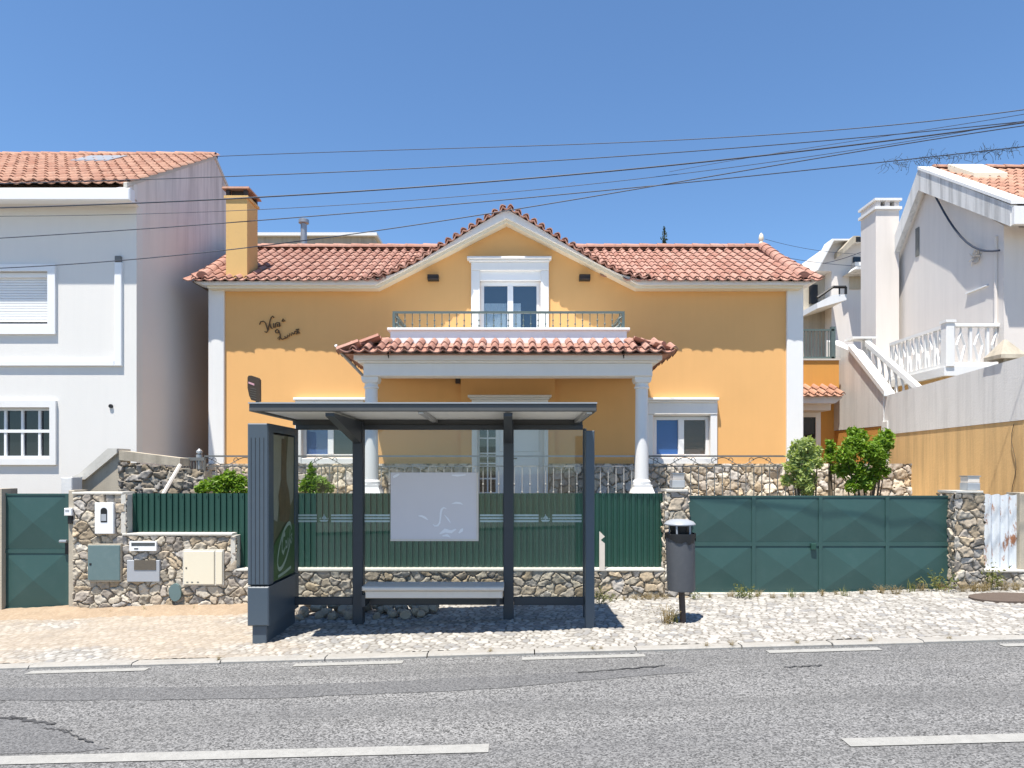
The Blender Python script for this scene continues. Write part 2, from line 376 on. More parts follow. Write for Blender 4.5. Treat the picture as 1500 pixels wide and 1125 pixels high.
# ------------------------------------------------------------------ stones and cobbles
rng = np.random.default_rng(3)
TAB = rng.random((256, 256, 6))
def vnoise(u, v, seed=0):
    i = np.floor(u).astype(int); j = np.floor(v).astype(int); fu = u - i; fv = v - j
    fu = fu * fu * (3 - 2 * fu); fv = fv * fv * (3 - 2 * fv)
    g = lambda a, b: TAB[(a + seed * 31) % 256, (b + seed * 17) % 256, 5]
    return (g(i, j) * (1 - fu) + g(i + 1, j) * fu) * (1 - fv) + (g(i, j + 1) * (1 - fu) + g(i + 1, j + 1) * fu) * fv
def fbm(u, v, seed=0, o=4):
    r = 0; a = .5; n = 0
    for k in range(o): r = r + a * vnoise(u * 2 ** k, v * 2 ** k, seed + k); n += a; a *= .5
    return r / n
def cells(u, v, su, sv, jit=.9, stagger=.5, seed=0):
    a = u / su; b = v / sv; j0 = np.floor(b).astype(int)
    f1 = np.full(u.shape, 9.); f2 = np.full(u.shape, 9.)
    s1 = np.zeros(u.shape + (2,)); s2 = np.zeros(u.shape + (2,)); rid = np.zeros(u.shape + (3,))
    for dj in (-2, -1, 0, 1, 2):
        j = j0 + dj; sh = stagger * (j % 2); i0 = np.floor(a - sh).astype(int)
        for di in (-2, -1, 0, 1, 2):
            i = i0 + di; T = TAB[(i + seed * 7) % 256, (j + seed * 13) % 256]
            cx = i + sh + .5 + (T[..., 0] - .5) * jit; cy = j + .5 + (T[..., 1] - .5) * jit
            d = (a - cx) ** 2 + (b - cy) ** 2; c = np.stack([cx, cy], -1)
            n1 = d < f1; n2 = (~n1) & (d < f2)
            f2 = np.where(n1, f1, np.where(n2, d, f2)); s2 = np.where(n1[..., None], s1, np.where(n2[..., None], c, s2))
            f1 = np.where(n1, d, f1); s1 = np.where(n1[..., None], c, s1); rid = np.where(n1[..., None], T[..., 2:5], rid)
    sep = np.sqrt(((s2 - s1) ** 2).sum(-1)) + 1e-6
    return (f2 - f1) / (2 * sep), rid, np.stack([a, b], -1) - s1

def grid_mesh(mb, P, keep):
    nv, nu = P.shape[:2]; o = len(mb.v)
    idx = np.arange(nv * nu).reshape(nv, nu) + o
    mb.v += [tuple(p) for p in P.reshape(-1, 3).tolist()]
    q = np.stack([idx[:-1, :-1], idx[:-1, 1:], idx[1:, 1:], idx[1:, :-1]], -1)[keep]
    mb.f += [tuple(r) for r in q.reshape(-1, 4).tolist()]

STONES = np.array([[.40, .34, .265], [.46, .41, .33], [.36, .32, .275], [.50, .455, .385], [.38, .355, .325], [.42, .34, .24]])
def rubble(mb, O, U, V, N, wu, wv, su=.15, sv=.115, H=.038, step=.012, inside=None, seed=0, tone=1.0, mortar=(.25, .215, .17)):
    nu = int(wu / step) + 1; nv = int(wv / step) + 1
    u, v = np.meshgrid(np.linspace(0, wu, nu), np.linspace(0, wv, nv))
    wu_ = u + (fbm(u * 7, v * 7, seed) - .5) * .13; wv_ = v + (fbm(u * 7 + 40, v * 7, seed + 3) - .5) * .11
    e, rid, off = cells(wu_, wv_, su, sv, .95, .5, seed)
    m = np.clip(e / .12, 0, 1); m = m * (2 - m)
    h = H * m * (.55 + .7 * rid[..., 0]) + m * ((rid[..., 1] - .5) * off[..., 0] + (rid[..., 2] - .35) * off[..., 1]) * H * .9
    h = h + (fbm(u * 24, v * 24, seed + 9) - .5) * H * .7
    O = np.array(O); U = np.array(U); V = np.array(V); N = np.array(N)
    P = O + u[..., None] * U + v[..., None] * V + h[..., None] * N
    keep = np.ones((nv - 1, nu - 1), bool)
    if inside is not None:
        uc = (u[:-1, :-1] + u[1:, 1:]) / 2; vc = (v[:-1, :-1] + v[1:, 1:]) / 2; keep = inside(uc, vc)
    grid_mesh(mb, P, keep)
    base = STONES[(rid[..., 0] * 997).astype(int) % len(STONES)] * (.72 + .5 * rid[..., 1])[..., None] * tone
    base = base * (.8 + .4 * fbm(u * 30, v * 30, seed + 5))[..., None]
    mm = np.clip((e - .035) / .05, 0, 1)[..., None]
    c = np.array(mortar) * tone * (1 - mm) + base * mm
    c = np.concatenate([c, np.ones(c.shape[:2] + (1,))], -1).reshape(-1, 4)
    mb.col = np.concatenate([mb.col, c]) if hasattr(mb, 'col') else c
    mb.sm = True
    return mb
def plaincol(mb, c):                                                  # colour attribute for plain faces added after the stones
    n = len(mb.v) - (len(mb.col) if hasattr(mb, 'col') else 0)
    q = np.tile(np.array(c + (1,)), (n, 1)); mb.col = np.concatenate([mb.col, q]) if hasattr(mb, 'col') else q

DW = 9.3                                                              # front line of the garden walls and gates
DK = 6.66                                                             # face of the kerb
# ------------------------------------------------------------------ ground, road, pavement
def slab(x0, x1, y0, y1, dz):
    return MB().add([(x0, y0, gz(x0) + dz), (x1, y0, gz(x1) + dz), (x1, y1, gz(x1) + dz), (x0, y1, gz(x0) + dz)], [(0, 1, 2, 3)])
struct('ground', slab(-400, 400, -400, 900, -.30), M['earth'])
struct('road', slab(-60, 60, -4.5, DK + .03, -.032), M['asphalt'])
struct('far_pavement', slab(-60, 60, -9, -4.5, .05), M['kerb'])
k = MB()
x = -14.0
while x < 14:
    L = random.uniform(.85, 1.1); j = random.uniform(-.006, .006); d = random.uniform(-.012, .012)
    a, b = x + .006, x + L - .006; dz = j
    y0 = DK + d; y1 = DK + .13
    k.add([(a, y0, gz(a) - .1), (b, y0, gz(b) - .1), (b, y0 - .004, gz(b) + dz - .012), (a, y0 - .004, gz(a) + dz - .012), (a, y0 + .015, gz(a) + dz + .003), (b, y0 + .015, gz(b) + dz + .003), (b, y1, gz(b) + dz), (a, y1, gz(a) + dz)],
          [(0, 1, 2, 3), (3, 2, 5, 4), (4, 5, 6, 7), (0, 3, 4, 7), (1, 2, 5, 6)])
    x += L
struct('kerb', k, M['kerb'])
# cobbled pavement, real relief
pv = MB(); step = .017
nx = int(14.4 / step); ny = int((DW + .05 - DK - .13) / step)
u, v = np.meshgrid(np.linspace(-7.2, 7.2, nx), np.linspace(DK + .13, DW + .05, ny))
uu = u + (fbm(u * 1.3, v * 1.3, 2) - .5) * .25 + .35 * v * .3; vv = v + (fbm(u * 1.1 + 9, v * 1.1, 4) - .5) * .22 - .12 * u * .3
uu = uu + (fbm(u * 14, v * 14, 21) - .5) * .035; vv = vv + (fbm(u * 14 + 7, v * 14, 22) - .5) * .035
e, rid, off = cells(uu, vv, .088, .098, .58, .5, 5)
m = np.clip(e / .20, 0, 1); m = m * m * (3 - 2 * m)
dirtm = np.clip((fbm(u * .9, v * 1.4, 11) - .42) * 4 + np.clip((-2.7 - u) / 1.2, -2.2, .9) + np.clip((v - 8.6) * 1.2, -.3, .6), 0, 1)
h = .013 * m * (.6 + .6 * rid[..., 0]) + m * .010 * ((rid[..., 1] - .5) * off[..., 0] + (rid[..., 2] - .5) * off[..., 1]) * 1.6 + (fbm(u * 30, v * 30, 8) - .5) * .006
h = h * (1 - .55 * dirtm) + .012 * dirtm + (fbm(u * 1.2, v * 1.2, 15) - .5) * .03
P = np.stack([u, v, .028 * u - .012 + h], -1)
grid_mesh(pv, P, np.ones((ny - 1, nx - 1), bool))
lime = np.array([.385, .37, .345]) * (.70 + .48 * rid[..., :1])
lime = np.where(rid[..., 2:3] > .88, np.array([.25, .245, .24]), lime)
joint = np.array([.14, .125, .105])
mm = np.clip((e - .045) / .06, 0, 1)[..., None]
sand = np.array([.355, .29, .22]) * (.8 + .4 * fbm(u * 8, v * 8, 19))[..., None]
c = joint * (1 - mm) + lime * mm
c = c * (1 - .62 * dirtm[..., None]) + sand * .62 * dirtm[..., None]
pv.col = np.concatenate([c, np.ones(c.shape[:2] + (1,))], -1).reshape(-1, 4); pv.sm = True
struct('pavement', pv, M['cobble'])
struct('pavement_west', slab(-40, -7.2, DK + .13, DW + .05, -.004), M['dirt'])
struct('pavement_east', slab(7.2, 40, DK + .13, DW + .05, -.004), M['kerb'])
# sandy dirt drifted against the left walls
d = MB(); nx, ny = 150, 30
u, v = np.meshgrid(np.linspace(-7.2, -3.1, nx), np.linspace(0, 1, ny))
edge = .30 + .38 * fbm(u * 1.7, u * 0 + 3, 33); edge = edge * np.clip((-3.1 - u) / .5, 0, 1)
y = DW + .06 - v * (edge + .02)
h = .028 * u - .03 + (.085 + .05 * fbm(u * 3, y * 3, 41)) * (1 - v ** 1.4) * np.clip((-3.05 - u) / .4, .2, 1) + .02 * fbm(u * 18, y * 18, 44)
grid_mesh(d, np.stack([u, y, h], -1), np.ones((ny - 1, nx - 1), bool)); d.sm = True
struct('dirt_bank', d, M['dirt'])
def road_line(px0, px1, yc, wd, name='road_marking', dz=-.026, mat='line', yc1=None):
    mb = MB(); n = 14; pts = []
    for i in range(n + 1):
        t = i / n; xx = px0 + (px1 - px0) * t; yy = yc + ((yc1 if yc1 is not None else yc) - yc) * t
        pts.append((xx, yy))
    for i in range(n):
        (a, ya), (b, yb) = pts[i], pts[i + 1]
        mb.add([(a, ya - wd / 2, gz(a) + dz), (b, yb - wd / 2, gz(b) + dz), (b, yb + wd / 2, gz(b) + dz), (a, ya + wd / 2, gz(a) + dz)], [(0, 1, 2, 3)])
    return struct(name, mb, M[mat])
for a, b in ((40, 215), (430, 590), (765, 945), (1125, 1290), (1468, 1640)):
    road_line(X(a, 6.52), X(b, 6.52), 6.53, .10, 'edge_marking')
road_line(-6.5, X(716, 4.45), 4.48, .135, 'centre_marking', yc1=4.44); road_line(X(1240, 4.36), 6.0, 4.37, .13, 'centre_marking')
def road_patch(outline, dz, mat, name):
    mb = MB(); P = [(x_, y_) for x_, y_ in outline]
    tri = tessellate_polygon([[Vector((p[0], p[1], 0)) for p in P]])
    mb.add([(p[0], p[1], gz(p[0]) + dz) for p in P], [tuple(t_) for t_ in tri]); return struct(name, mb, M[mat])
top = [(x_, 6.02 + .10 * math.sin(x_ * .8) + random.uniform(-.012, .012)) for x_ in np.arange(-7, 1.6, .12)]
bot = [(x_, 5.68 + .10 * math.sin(x_ * .8) + random.uniform(-.015, .015) + max(0, x_) * .12) for x_ in np.arange(1.6, -7, -.12)]
road_patch(top + bot, -.0285, 'asphalt_dk', 'road_patch')
wob = lambda a, b, n, w0: [(a[0] + (b[0] - a[0]) * i / n, a[1] + (b[1] - a[1]) * i / n + w0 * math.sin(i * 1.7) + random.uniform(-w0, w0) * .6) for i in range(n + 1)]
def tarline(a, b, wd, n=16, w0=.012):
    c = wob(a, b, n, w0)
    road_patch([(p[0], p[1] + wd * (.3 + .7 * random.random()) / 2) for p in c] + [(p[0], p[1] - wd * (.3 + .7 * random.random()) / 2) for p in reversed(c)], -.024, 'tar', 'tar_seam')
tarline((X(845, 6.1), 6.03), (X(975, 6.15), 6.17), .035); road_patch([(-5.5, 5.36), (-4.3, 5.34), (-3.9, 5.27), (-3.6, 5.2), (-3.42, 5.08), (-3.22, 4.95), (-3.05, 4.78), (-2.72, 4.62), (-2.9, 4.57), (-5.5, 4.58)], -.0285, 'asphalt_dk', 'road_patch'); tarline((-3.9, 5.29), (-3.42, 5.10), .06); tarline((-4.5, 5.37), (-3.75, 5.24), .07)
tarline((-3.3, 4.98), (-2.9, 4.72), .03); tarline((-3.45, 5.02), (-3.2, 4.96), .02); tarline((2.4, 6.02), (2.75, 6.05), .03)

# garden ground behind the walls, terrace of the yellow house
g = MB(); g.box(-30, -6.05, DW + .6, 40, -1.5, .25); struct('garden_soil', g, M['earth'])
g = MB(); g.box(-6.05, 7.8, DW + .3, 11.2, -1, .32); struct('front_garden', g, M['earth'])
g = MB(); g.box(-6.3, 7.78, 11.2, 16.2, -1, 1.1); struct('terrace', g, M['terrace'])
g = MB(); g.box(7.95, 60, DW + .3, 60, -1, 2.4); struct('upper_garden', g, M['earth'])
g = MB(); g.box(-30, 30, 21.5, 80, -1, 2.6); struct('hillside', g, M['earth'])

# ------------------------------------------------------------------ window builder
def sash(parent, x0, x1, z0, z1, y, fr=.055, mull=(.5,), mat='white_clean', name='window', pane_mats=('pane',), dep=.06, bars=(), bw=.02):
    """white sash in an opening with its front at y; panes between the mullions"""
    fm = MB(); xs = [x0 + fr] + [x0 + (x1 - x0) * q for q in mull] + [x1 - fr]
    fm.box(x0, x0 + fr, y, y + dep, z0, z1); fm.box(x1 - fr, x1, y, y + dep, z0, z1)
    fm.box(x0 + fr, x1 - fr, y, y + dep, z0, z0 + fr); fm.box(x0 + fr, x1 - fr, y, y + dep, z1 - fr, z1)
    for q in mull:
        c = x0 + (x1 - x0) * q; fm.box(c - fr * .75, c + fr * .75, y - .004, y + dep - .002, z0 + fr, z1 - fr)
    w_ = part(name, parent, fm, M[mat])
    for i in range(len(xs) - 1):
        a = xs[i] + (0 if i == 0 else fr * .75); b = xs[i + 1] - (0 if i == len(xs) - 2 else fr * .75)
        pm = MB(); pm.box(a, b, y + .025, y + .035, z0 + fr, z1 - fr)
        part('pane', w_, pm, M[pane_mats[i % len(pane_mats)]])
        for (kind, t_) in bars:
            bm_ = MB()
            if kind == 'h': zz = z0 + fr + (z1 - z0 - 2 * fr) * t_; bm_.box(a, b, y + .008, y + .024, zz - bw / 2, zz + bw / 2)
            else: xx = a + (b - a) * t_; bm_.box(xx - bw / 2, xx + bw / 2, y + .006, y + .0235, z0 + fr, z1 - fr)
            part('glazing_bar', w_, bm_, M[mat])
    return w_

# ================================================================== YELLOW HOUSE
DF = 13.5; DE = 13.1
house = thing('yellow_house', 'yellow house with central gable, terracotta tiled roof, balcony and columned porch', 'house', (0, DF, 1.1))
GC = X(742, DE)
PROF = [(0, 299), (40, 322), (82, 348), (132, 378), (167, 395), (202, 404), (260, 406), (470, 406)]
def prof_z(x_, D=DE):
    dx = abs(x_ - GC) * F / DE
    for (a, ya), (b, yb) in zip(PROF, PROF[1:]):
        if dx <= b: return Z(ya + (yb - ya) * (dx - a) / (b - a), DE)
    return Z(406, DE)
# facade with window and door openings, gable on top
fx = lambda q: X(q, DF); fz = lambda q: Z(q, DF)
def rect(a, b, c, d): return [(fx(a), fz(d)), (fx(b), fz(d)), (fx(b), fz(b * 0 + c)), (fx(a), fz(c))]
up_win = rect(703, 792, 396, 524); dn_r = rect(957, 1042, 609, 671); dn_l = rect(440, 525, 609, 671)
door_op = [(fx(697), 1.12), (fx(798), 1.12), (fx(798), fz(590)), (fx(697), fz(590))]
outer = [(fx(318), 1.1), (fx(1165), 1.1), (fx(1165), fz(418)), (fx(940), fz(418)), (fx(742), fz(312)), (fx(548), fz(418)), (fx(318), fz(418))]
mb = MB(); mb.prism(outer, DF, DF + .22, [up_win, dn_r, dn_l, door_op])
part('wall', house, mb, M['yellow'])
mb = MB(); mb.box(fx(316), fx(316) + .2, DF + .22, 19.5, 1.1, fz(418)); mb.box(fx(1167) - .2, fx(1167), DF + .22, 19.5, 1.1, fz(418)); mb.box(fx(316), fx(1167), 19.3, 19.5, 1.1, fz(418) - .02)
part('side_wall', house, mb, M['yellow'])
mb = MB(); mb.box(fx(330), fx(1150), DF + .9, DF + .95, 1.1, 5.2); part('room_backdrop', house, mb, M['room'])
# projecting bay behind the door
mb = MB(); a = (X(675, DF - .1), X(813, DF - .1))
mb.prism([(a[0], 1.12), (a[1], 1.12), (a[1], Z(545, DF)), (a[0], Z(545, DF))], DF - .1, DF - .002, [[(fx(697), 1.14), (fx(798), 1.14), (fx(798), fz(590)), (fx(697), fz(590))]])
part('entrance_bay', house, mb, M['yellow'])
for p0, p1 in ((305, 328), (1153, 1177)):
    mb = MB(); mb.bev(X(p0, DF - .06), X(p1, DF - .06), DF - .06, DF + .3, 1.9, Z(420, DF - .06), .01); part('pilaster', house, mb, M['white'])
# stone plinth
pl = MB(); px0 = X(305, DF - .08); px1 = X(1336, DF - .08); zt = 1.915
dx0, dx1 = X(690, DF - .1) - px0, X(804, DF - .1) - px0
rubble(pl, (px0, DF - .10, 1.1), (1, 0, 0), (0, 0, 1), (0, -1, 0), dx0 - .0, zt - 1.1, .21, .16, .06, .02, seed=3, tone=1.25, mortar=(.20, .17, .13))
rubble(pl, (px0 + dx1, DF - .10, 1.1), (1, 0, 0), (0, 0, 1), (0, -1, 0), px1 - px0 - dx1, zt - 1.1, .21, .16, .06, .02, seed=6, tone=1.25, mortar=(.20, .17, .13))
n0 = len(pl.v); pl.box(px0, px0 + dx0, DF - .11, DF - .003, 1.1, zt - .012); pl.box(px0 + dx1, px1, DF - .11, DF - .003, 1.1, zt - .012); plaincol(pl, (.33, .29, .23))
part('plinth', house, pl, M['stone'])
# cornice following the gable
DC = 13.2; cx = lambda q: X(q, DC); cz = lambda q: Z(q, DC)
top = [(cx(q), prof_z(cx(q)) - .055) for q in [283] + list(range(540, 946, 9)) + [1197]]
low = [(cx(1180), cz(417)), (cx(937), cz(417)), (cx(742), cz(319)), (cx(550), cz(417)), (cx(300), cz(417))]
mb = MB(); mb.prism(top + low, DC, DF + .1); part('cornice', house, mb, M['white'])
low2 = [(cx(1180), cz(418) + .01), (cx(936.5), cz(417) + .01), (cx(742), cz(318)), (cx(550.5), cz(417) + .01), (cx(300), cz(418) + .01)]
mb = MB(); mb.prism(low2 + [(cx(303), cz(421)), (cx(552), cz(421)), (cx(742), cz(324)), (cx(934), cz(421)), (cx(1177), cz(421))], DC + .07, DF - .001); part('cornice_moulding', house, mb, M['cream'])
# roofs
PIT = R(27.9); zr0 = Z(406, DE) ; V = Vector((0, math.cos(PIT), math.sin(PIT))); N = Vector((0, -math.sin(PIT), math.cos(PIT)))
XE0, XE1 = X(268, DE), X(1205, DE) ; ridge_L = 2.75 / math.cos(PIT)
def main_clip(c): return prof_z(c.x) < c.z + .05 or c.z > 6.9
rt = MB(); nu = int((XE1 - XE0) / .2); rt.tiles((XE0, DE + .04, zr0 - .03), (1, 0, 0), V, N, nu, 9, (XE1 - XE0) / nu, ridge_L / 8.55, clip=main_clip)
zr = zr0 + 2.75 * math.tan(PIT); DR = DE + 2.75
rt.tiles((XE1, DR + 2.75, zr0), (-1, 0, 0), (0, -math.cos(PIT), math.sin(PIT)), (0, math.sin(PIT), math.cos(PIT)), nu, 8, (XE1 - XE0) / nu, ridge_L / 8, seg=4)
roof = part('roof', house, rt, M['tile'])
mb = MB(); zz = zr0 - .05
mb.add([(XE0 + .1, DE + .05, zz), (XE1 - .1, DE + .05, zz), (XE1 - .1, DR, zr - .06), (XE0 + .1, DR, zr - .06), (XE0 + .1, DR + 2.8, zz), (XE1 - .1, DR + 2.8, zz)], [(0, 1, 2, 3), (3, 2, 5, 4), (0, 3, 4), (1, 2, 5)])
# open the underlay where the gable stands
for a, b in ((XE0 + .1, GC - 2.7), (GC + 2.6, XE1 - .1)):
    mb2 = MB(); mb2.add([(a, DE + .15, zz), (b, DE + .15, zz), (b, DR, zr - .08), (a, DR, zr - .08), (a, DR + 2.8, zz), (b, DR + 2.8, zz)], [(0, 1, 2, 3), (3, 2, 5, 4), (0, 3, 4), (1, 2, 5)])
    part('roof_deck', house, mb2, M['concrete'])
# gable roof: rake row along the profile and both slopes
gt = MB()
pts = []; q = GC - 2.72
xs = np.linspace(GC - 2.72, GC + 2.72, 600); zs = np.array([prof_z(v_) for v_ in xs]); s_ = np.concatenate([[0], np.cumsum(np.hypot(np.diff(xs), np.diff(zs)))])
nt_ = int(s_[-1] / .172); 
for i in range(nt_):
    a, b = s_[-1] * i / nt_, s_[-1] * (i + 1) / nt_
    p0 = Vector((np.interp(a, s_, xs), DE + .04, np.interp(a, s_, zs))); p1 = Vector((np.interp(b, s_, xs), DE + .04, np.interp(b, s_, zs)))
    U_ = (p1 - p0).normalized(); N_ = Vector((-U_.z, 0, U_.x))
    gt.tiles(p0 - N_ * .018, U_, (0, 1, 0), N_, 1, 9, (p1 - p0).length, .33, .046, .025, seg=8, cap=.80)
part('gable_roof', house, gt, M['tile'])
# ridge tiles
def ridge(mb, a, b, L=.40, r=.095, n=None):
    a = Vector(a); b = Vector(b); n = n or max(1, int((b - a).length / L)); d = (b - a) / n
    side = d.cross(Vector((0, 0, 1))).normalized(); upv = side.cross(d).normalized()
    for i in range(n):
        vs = []; r0 = r * 1.12; r1 = r * .95; p0 = a + d * i; p1 = a + d * (i + 1.08)
        for (p, rr) in ((p0, r0), (p1, r1)):
            for k in range(9):
                an = math.pi * k / 8; vs.append(p + side * rr * math.cos(an) + upv * rr * math.sin(an) + Vector((0, 0, random.uniform(-.004, .004))))
        for k in range(9):
            an = math.pi * k / 8; vs.append(p0 + side * (r0 - .02) * math.cos(an) + upv * (r0 - .02) * math.sin(an))
        mb.add(vs, [(k, k + 1, 10 + k, 9 + k) for k in range(8)] + [(k, k + 1, 19 + k, 18 + k) for k in range(8)] + ([tuple(range(18, 27))] if i == 0 else []))
rg = MB(); ridge(rg, (XE0 + .1, DR, zr), (GC - .7, DR, zr)); part('ridge_tiles', house, rg, M['tile']); rg = MB(); ridge(rg, (GC + .6, DR, zr), (XE1 - .15, DR, zr))
part('ridge_tiles', house, rg, M['tile']); rg = MB(); e1 = Vector((XE1 - .33, DE + .1, zr0 + .02)); ridge(rg, e1, (XE1 - .15, DR, zr + .03), .32, .11)
part('hip_tiles', house, rg, M['tile']); rg = MB(); e0 = Vector((XE0 + .33, DE + .1, zr0 + .02)); ridge(rg, e0, (XE0 + .15, DR, zr + .03), .32, .11)
part('hip_tiles', house, rg, M['tile'])
mb = MB(); mb.sm = True; mb.lathe([(.05, 0), (.06, .05), (.035, .1), (.06, .16), (.045, .25), (.01, .30)], (X(1115, DR), DR, zr + .05), 12); part('finial', house, mb, M['cream'])
# chimney
ch = thing; cD = 13.32
mb = MB(); x0, x1 = X(331, cD), X(362, cD); mb.box(x0, x1, cD, cD + .55, 5.5, Z(291, cD))
chim = part('chimney', house, mb, M['chimney'])
mb = MB(); mb.box(x0 - .03, x1 + .03, cD - .03, cD + .58, Z(291, cD) + .001, Z(287, cD)); 
part('chimney_collar', chim, mb, M['chimney'])
mb = MB(); zc = Z(287, cD)
for xx in (x0, x1 - .07):
    for yy in (cD, cD + .48): mb.box(xx, xx + .07, yy, yy + .07, zc, zc + .13)
mb.box(x0 + .08, x1 - .08, cD + .08, cD + .46, zc, zc + .12); part('chimney_vent', chim, mb, M['rust_pole'])
mb = MB(); zc += .125; mb.add([(x0 - .06, cD - .06, zc), (x1 + .06, cD - .06, zc), (x1 + .06, cD + .61, zc), (x0 - .06, cD + .61, zc), (x0 - .05, cD - .05, zc + .04), (x1 + .05, cD - .05, zc + .04), (x1 + .05, cD + .6, zc + .04), (x0 - .05, cD + .6, zc + .04)], [(0, 1, 2, 3), (4, 5, 6, 7), (0, 1, 5, 4), (1, 2, 6, 5), (2, 3, 7, 6), (3, 0, 4, 7)])
part('chimney_cap', chim, mb, M['tile_old'])
# flue pipe behind the ridge
fD = 16.6; mb = MB(); mb.sm = True; c = X(445, fD)
mb.lathe([(.075, 0), (.075, .95)], (c, fD, Z(321, fD) - 1.05), 14); mb.lathe([(.085, 0), (.125, .02), (.125, .10), (.085, .12)], (c, fD, Z(321, fD) - .12), 14); part('flue_pipe', house, mb, M['zinc'])
# upper window
def surround(parent, pxs, y_top, crown, jl, jr, zb, D, lint_h, name='window_surround'):
    mb = MB(); f = D - .07
    a, b = X(jl[0], f), X(jr[1], f)
    mb.bev(a, X(jl[1], f), f, D + .02, zb, Z(y_top + lint_h, f), .008); mb.bev(X(jr[0], f), b, f, D + .02, zb, Z(y_top + lint_h, f), .008)
    mb.bev(a - .0, b + .0, f - .012, D + .02, Z(y_top + lint_h, f) + .001, Z(y_top + crown, f), .008)
    mb.bev(X(pxs[0], f - .09), X(pxs[1], f - .09), f - .09, D + .02, Z(y_top + crown * .55, f), Z(y_top, f), .012)
    mb.bev(X(pxs[0] + 3, f - .05), X(pxs[1] - 3, f - .05), f - .05, D + .02, Z(y_top + crown, f) + .001, Z(y_top + crown * .55, f) - .001, .01)
    return part(name, parent, mb, M['white'])
surround(house, (684, 808), 377, 7, (690, 703), (792, 804), 3.97, DF, 19)
ya = DF + .08
mb = MB(); mb.bev(fx(702.5), fx(792.5), DF - .01, DF + .2, fz(411), fz(396.5), .01); part('shutter_box', house, mb, M['white_clean'])
uw = sash(house, fx(703.2), fx(791.8), fz(523.5), fz(411.5), ya, .075, (.5,), pane_mats=('clear', 'clear'), name='balcony_door')
mb = MB()
for i in range(40):
    a = fx(708) + (fx(742) - fx(708)) * i / 40; b = fx(708) + (fx(742) - fx(708)) * (i + 1) / 40
    q = lambda s: ya + .055 + .012 * math.sin(s * 2.1)
    mb.add([(a, q(i), 3.98), (b, q(i + 1), 3.98), (b, q(i + 1), fz(442)), (a, q(i), fz(442))], [(0, 1, 2, 3)])
part('curtain', uw, mb, M['curtain'])
mb = MB(); mb.box(fx(751), fx(763), ya + .05, ya + .065, 3.98, fz(442)); part('curtain', uw, mb, M['curtain'])
mb = MB(); mb.box(fx(704), fx(791), ya + .3, ya + .34, 3.95, fz(405)); part('dim_room', uw, mb, M['room'])
# ground floor windows
for (o, jl, jr, mats) in ((949, (949, 957), (1041, 1051), ('blue_w', 'lace_w')), (432, (432, 441), (525, 533), ('pane', 'pane'))):
    surround(house, (o - 3, o + 105 if o > 700 else o + 103), 583, 7, jl, jr, fz(683), DF, 24, 'window_surround')
    a, b = jl[1] + .3, jr[0] - .3
    mb = MB(); mb.bev(fx(jl[1] + .05), fx(jr[0] - .05), DF - .055, DF + .2, fz(683), fz(671.2), .01); part('window_sill', house, mb, M['white'])
    mb = MB(); mb.bev(fx(jl[1] + .05), fx(jr[0] - .05), DF - .03, DF + .12, fz(609), fz(603), .008); part('window_head', house, mb, M['white_clean'])
    w_ = sash(house, fx(a), fx(b), fz(670.8), fz(609.2), DF + .07, .075, (.5,), pane_mats=('thin', 'thin') if o > 700 else ('thin', 'pane'))
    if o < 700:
        mb = MB(); mb.box(fx(a), fx((a + b) / 2), DF + .125, DF + .135, fz(670), fz(609)); part('blue_sheet', w_, mb, M['blue_back_dull'])  # duller blue sheet filling the space behind the left pane
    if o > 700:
        mb = MB(); mb.box(fx(a), fx((a + b) / 2), DF + .125, DF + .135, fz(670), fz(609)); part('blue_sheet', w_, mb, M['blue_back'])  # saturated blue sheet filling the space behind the left pane
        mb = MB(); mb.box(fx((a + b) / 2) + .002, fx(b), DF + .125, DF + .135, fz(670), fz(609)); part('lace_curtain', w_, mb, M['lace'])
# front door
surround(house, (685, 808), 579, 6, (691, 699), (797, 803), 1.13, DF - .1, 13, 'door_surround')
dy = DF + .02
dm = MB(); L0, L1 = fx(699), fx(797); g0, g1 = fx(702.5), fx(726)
zt_ = fz(592.5)
dm.prism([(L0, 1.13), (L1, 1.13), (L1, zt_), (L0, zt_)], dy, dy + .05, [[(g0, 1.35), (g1, 1.35), (g1, zt_ - .1), (g0, zt_ - .1)]])
for a, b in ((fx(732), fx(745)), (fx(752), fx(790))): dm.bev(a, b, dy - .015, dy + .01, 2.15, zt_ - .14, .012); dm.bev(a, b, dy - .015, dy + .01, 1.3, 2.05, .012)
door = part('front_door', house, dm, M['white_clean'])
mb = MB(); mb.box(g0, g1, dy + .02, dy + .03, 1.35, zt_ - .1); part('door_glass', door, mb, M['pane'])
mb = MB(); mb.box((g0 + g1) / 2 - .014, (g0 + g1) / 2 + .014, dy + .002, dy + .019, 1.35, zt_ - .1)
for zz in (1.62, 1.92, 2.12, 2.42, 2.62, 2.9): mb.box(g0, g1, dy + .004, dy + .0185, zz - .014, zz + .014)
part('door_grille', door, mb, M['white_clean'])
mb = MB(); mb.sm = True; mb.tube([(fx(750), dy - .05, 2.02), (fx(750) + .1, dy - .05, 2.02)], .012); mb.tube([(fx(750), dy, 2.02), (fx(750), dy - .05, 2.02)], .012); part('door_handle', door, mb, M['iron'])
# wall lamps on the gable
for p in (634, 857):
    mb = MB(); mb.bev(X(p - 8, DF - .14), X(p + 8, DF - .14), DF - .14, DF, Z(409.5, DF - .14), Z(401.5, DF - .14), .01); wl = part('wall_lamp', house, mb, M['black'])
    mb = MB()
    for i in range(3): zz = Z(408.3 - i * 2.2, DF - .15); mb.box(X(p - 7, DF - .15), X(p + 7, DF - .15), DF - .15, DF - .139, zz, zz + .012)
    part('louvre', wl, mb, M['rust_pole'])
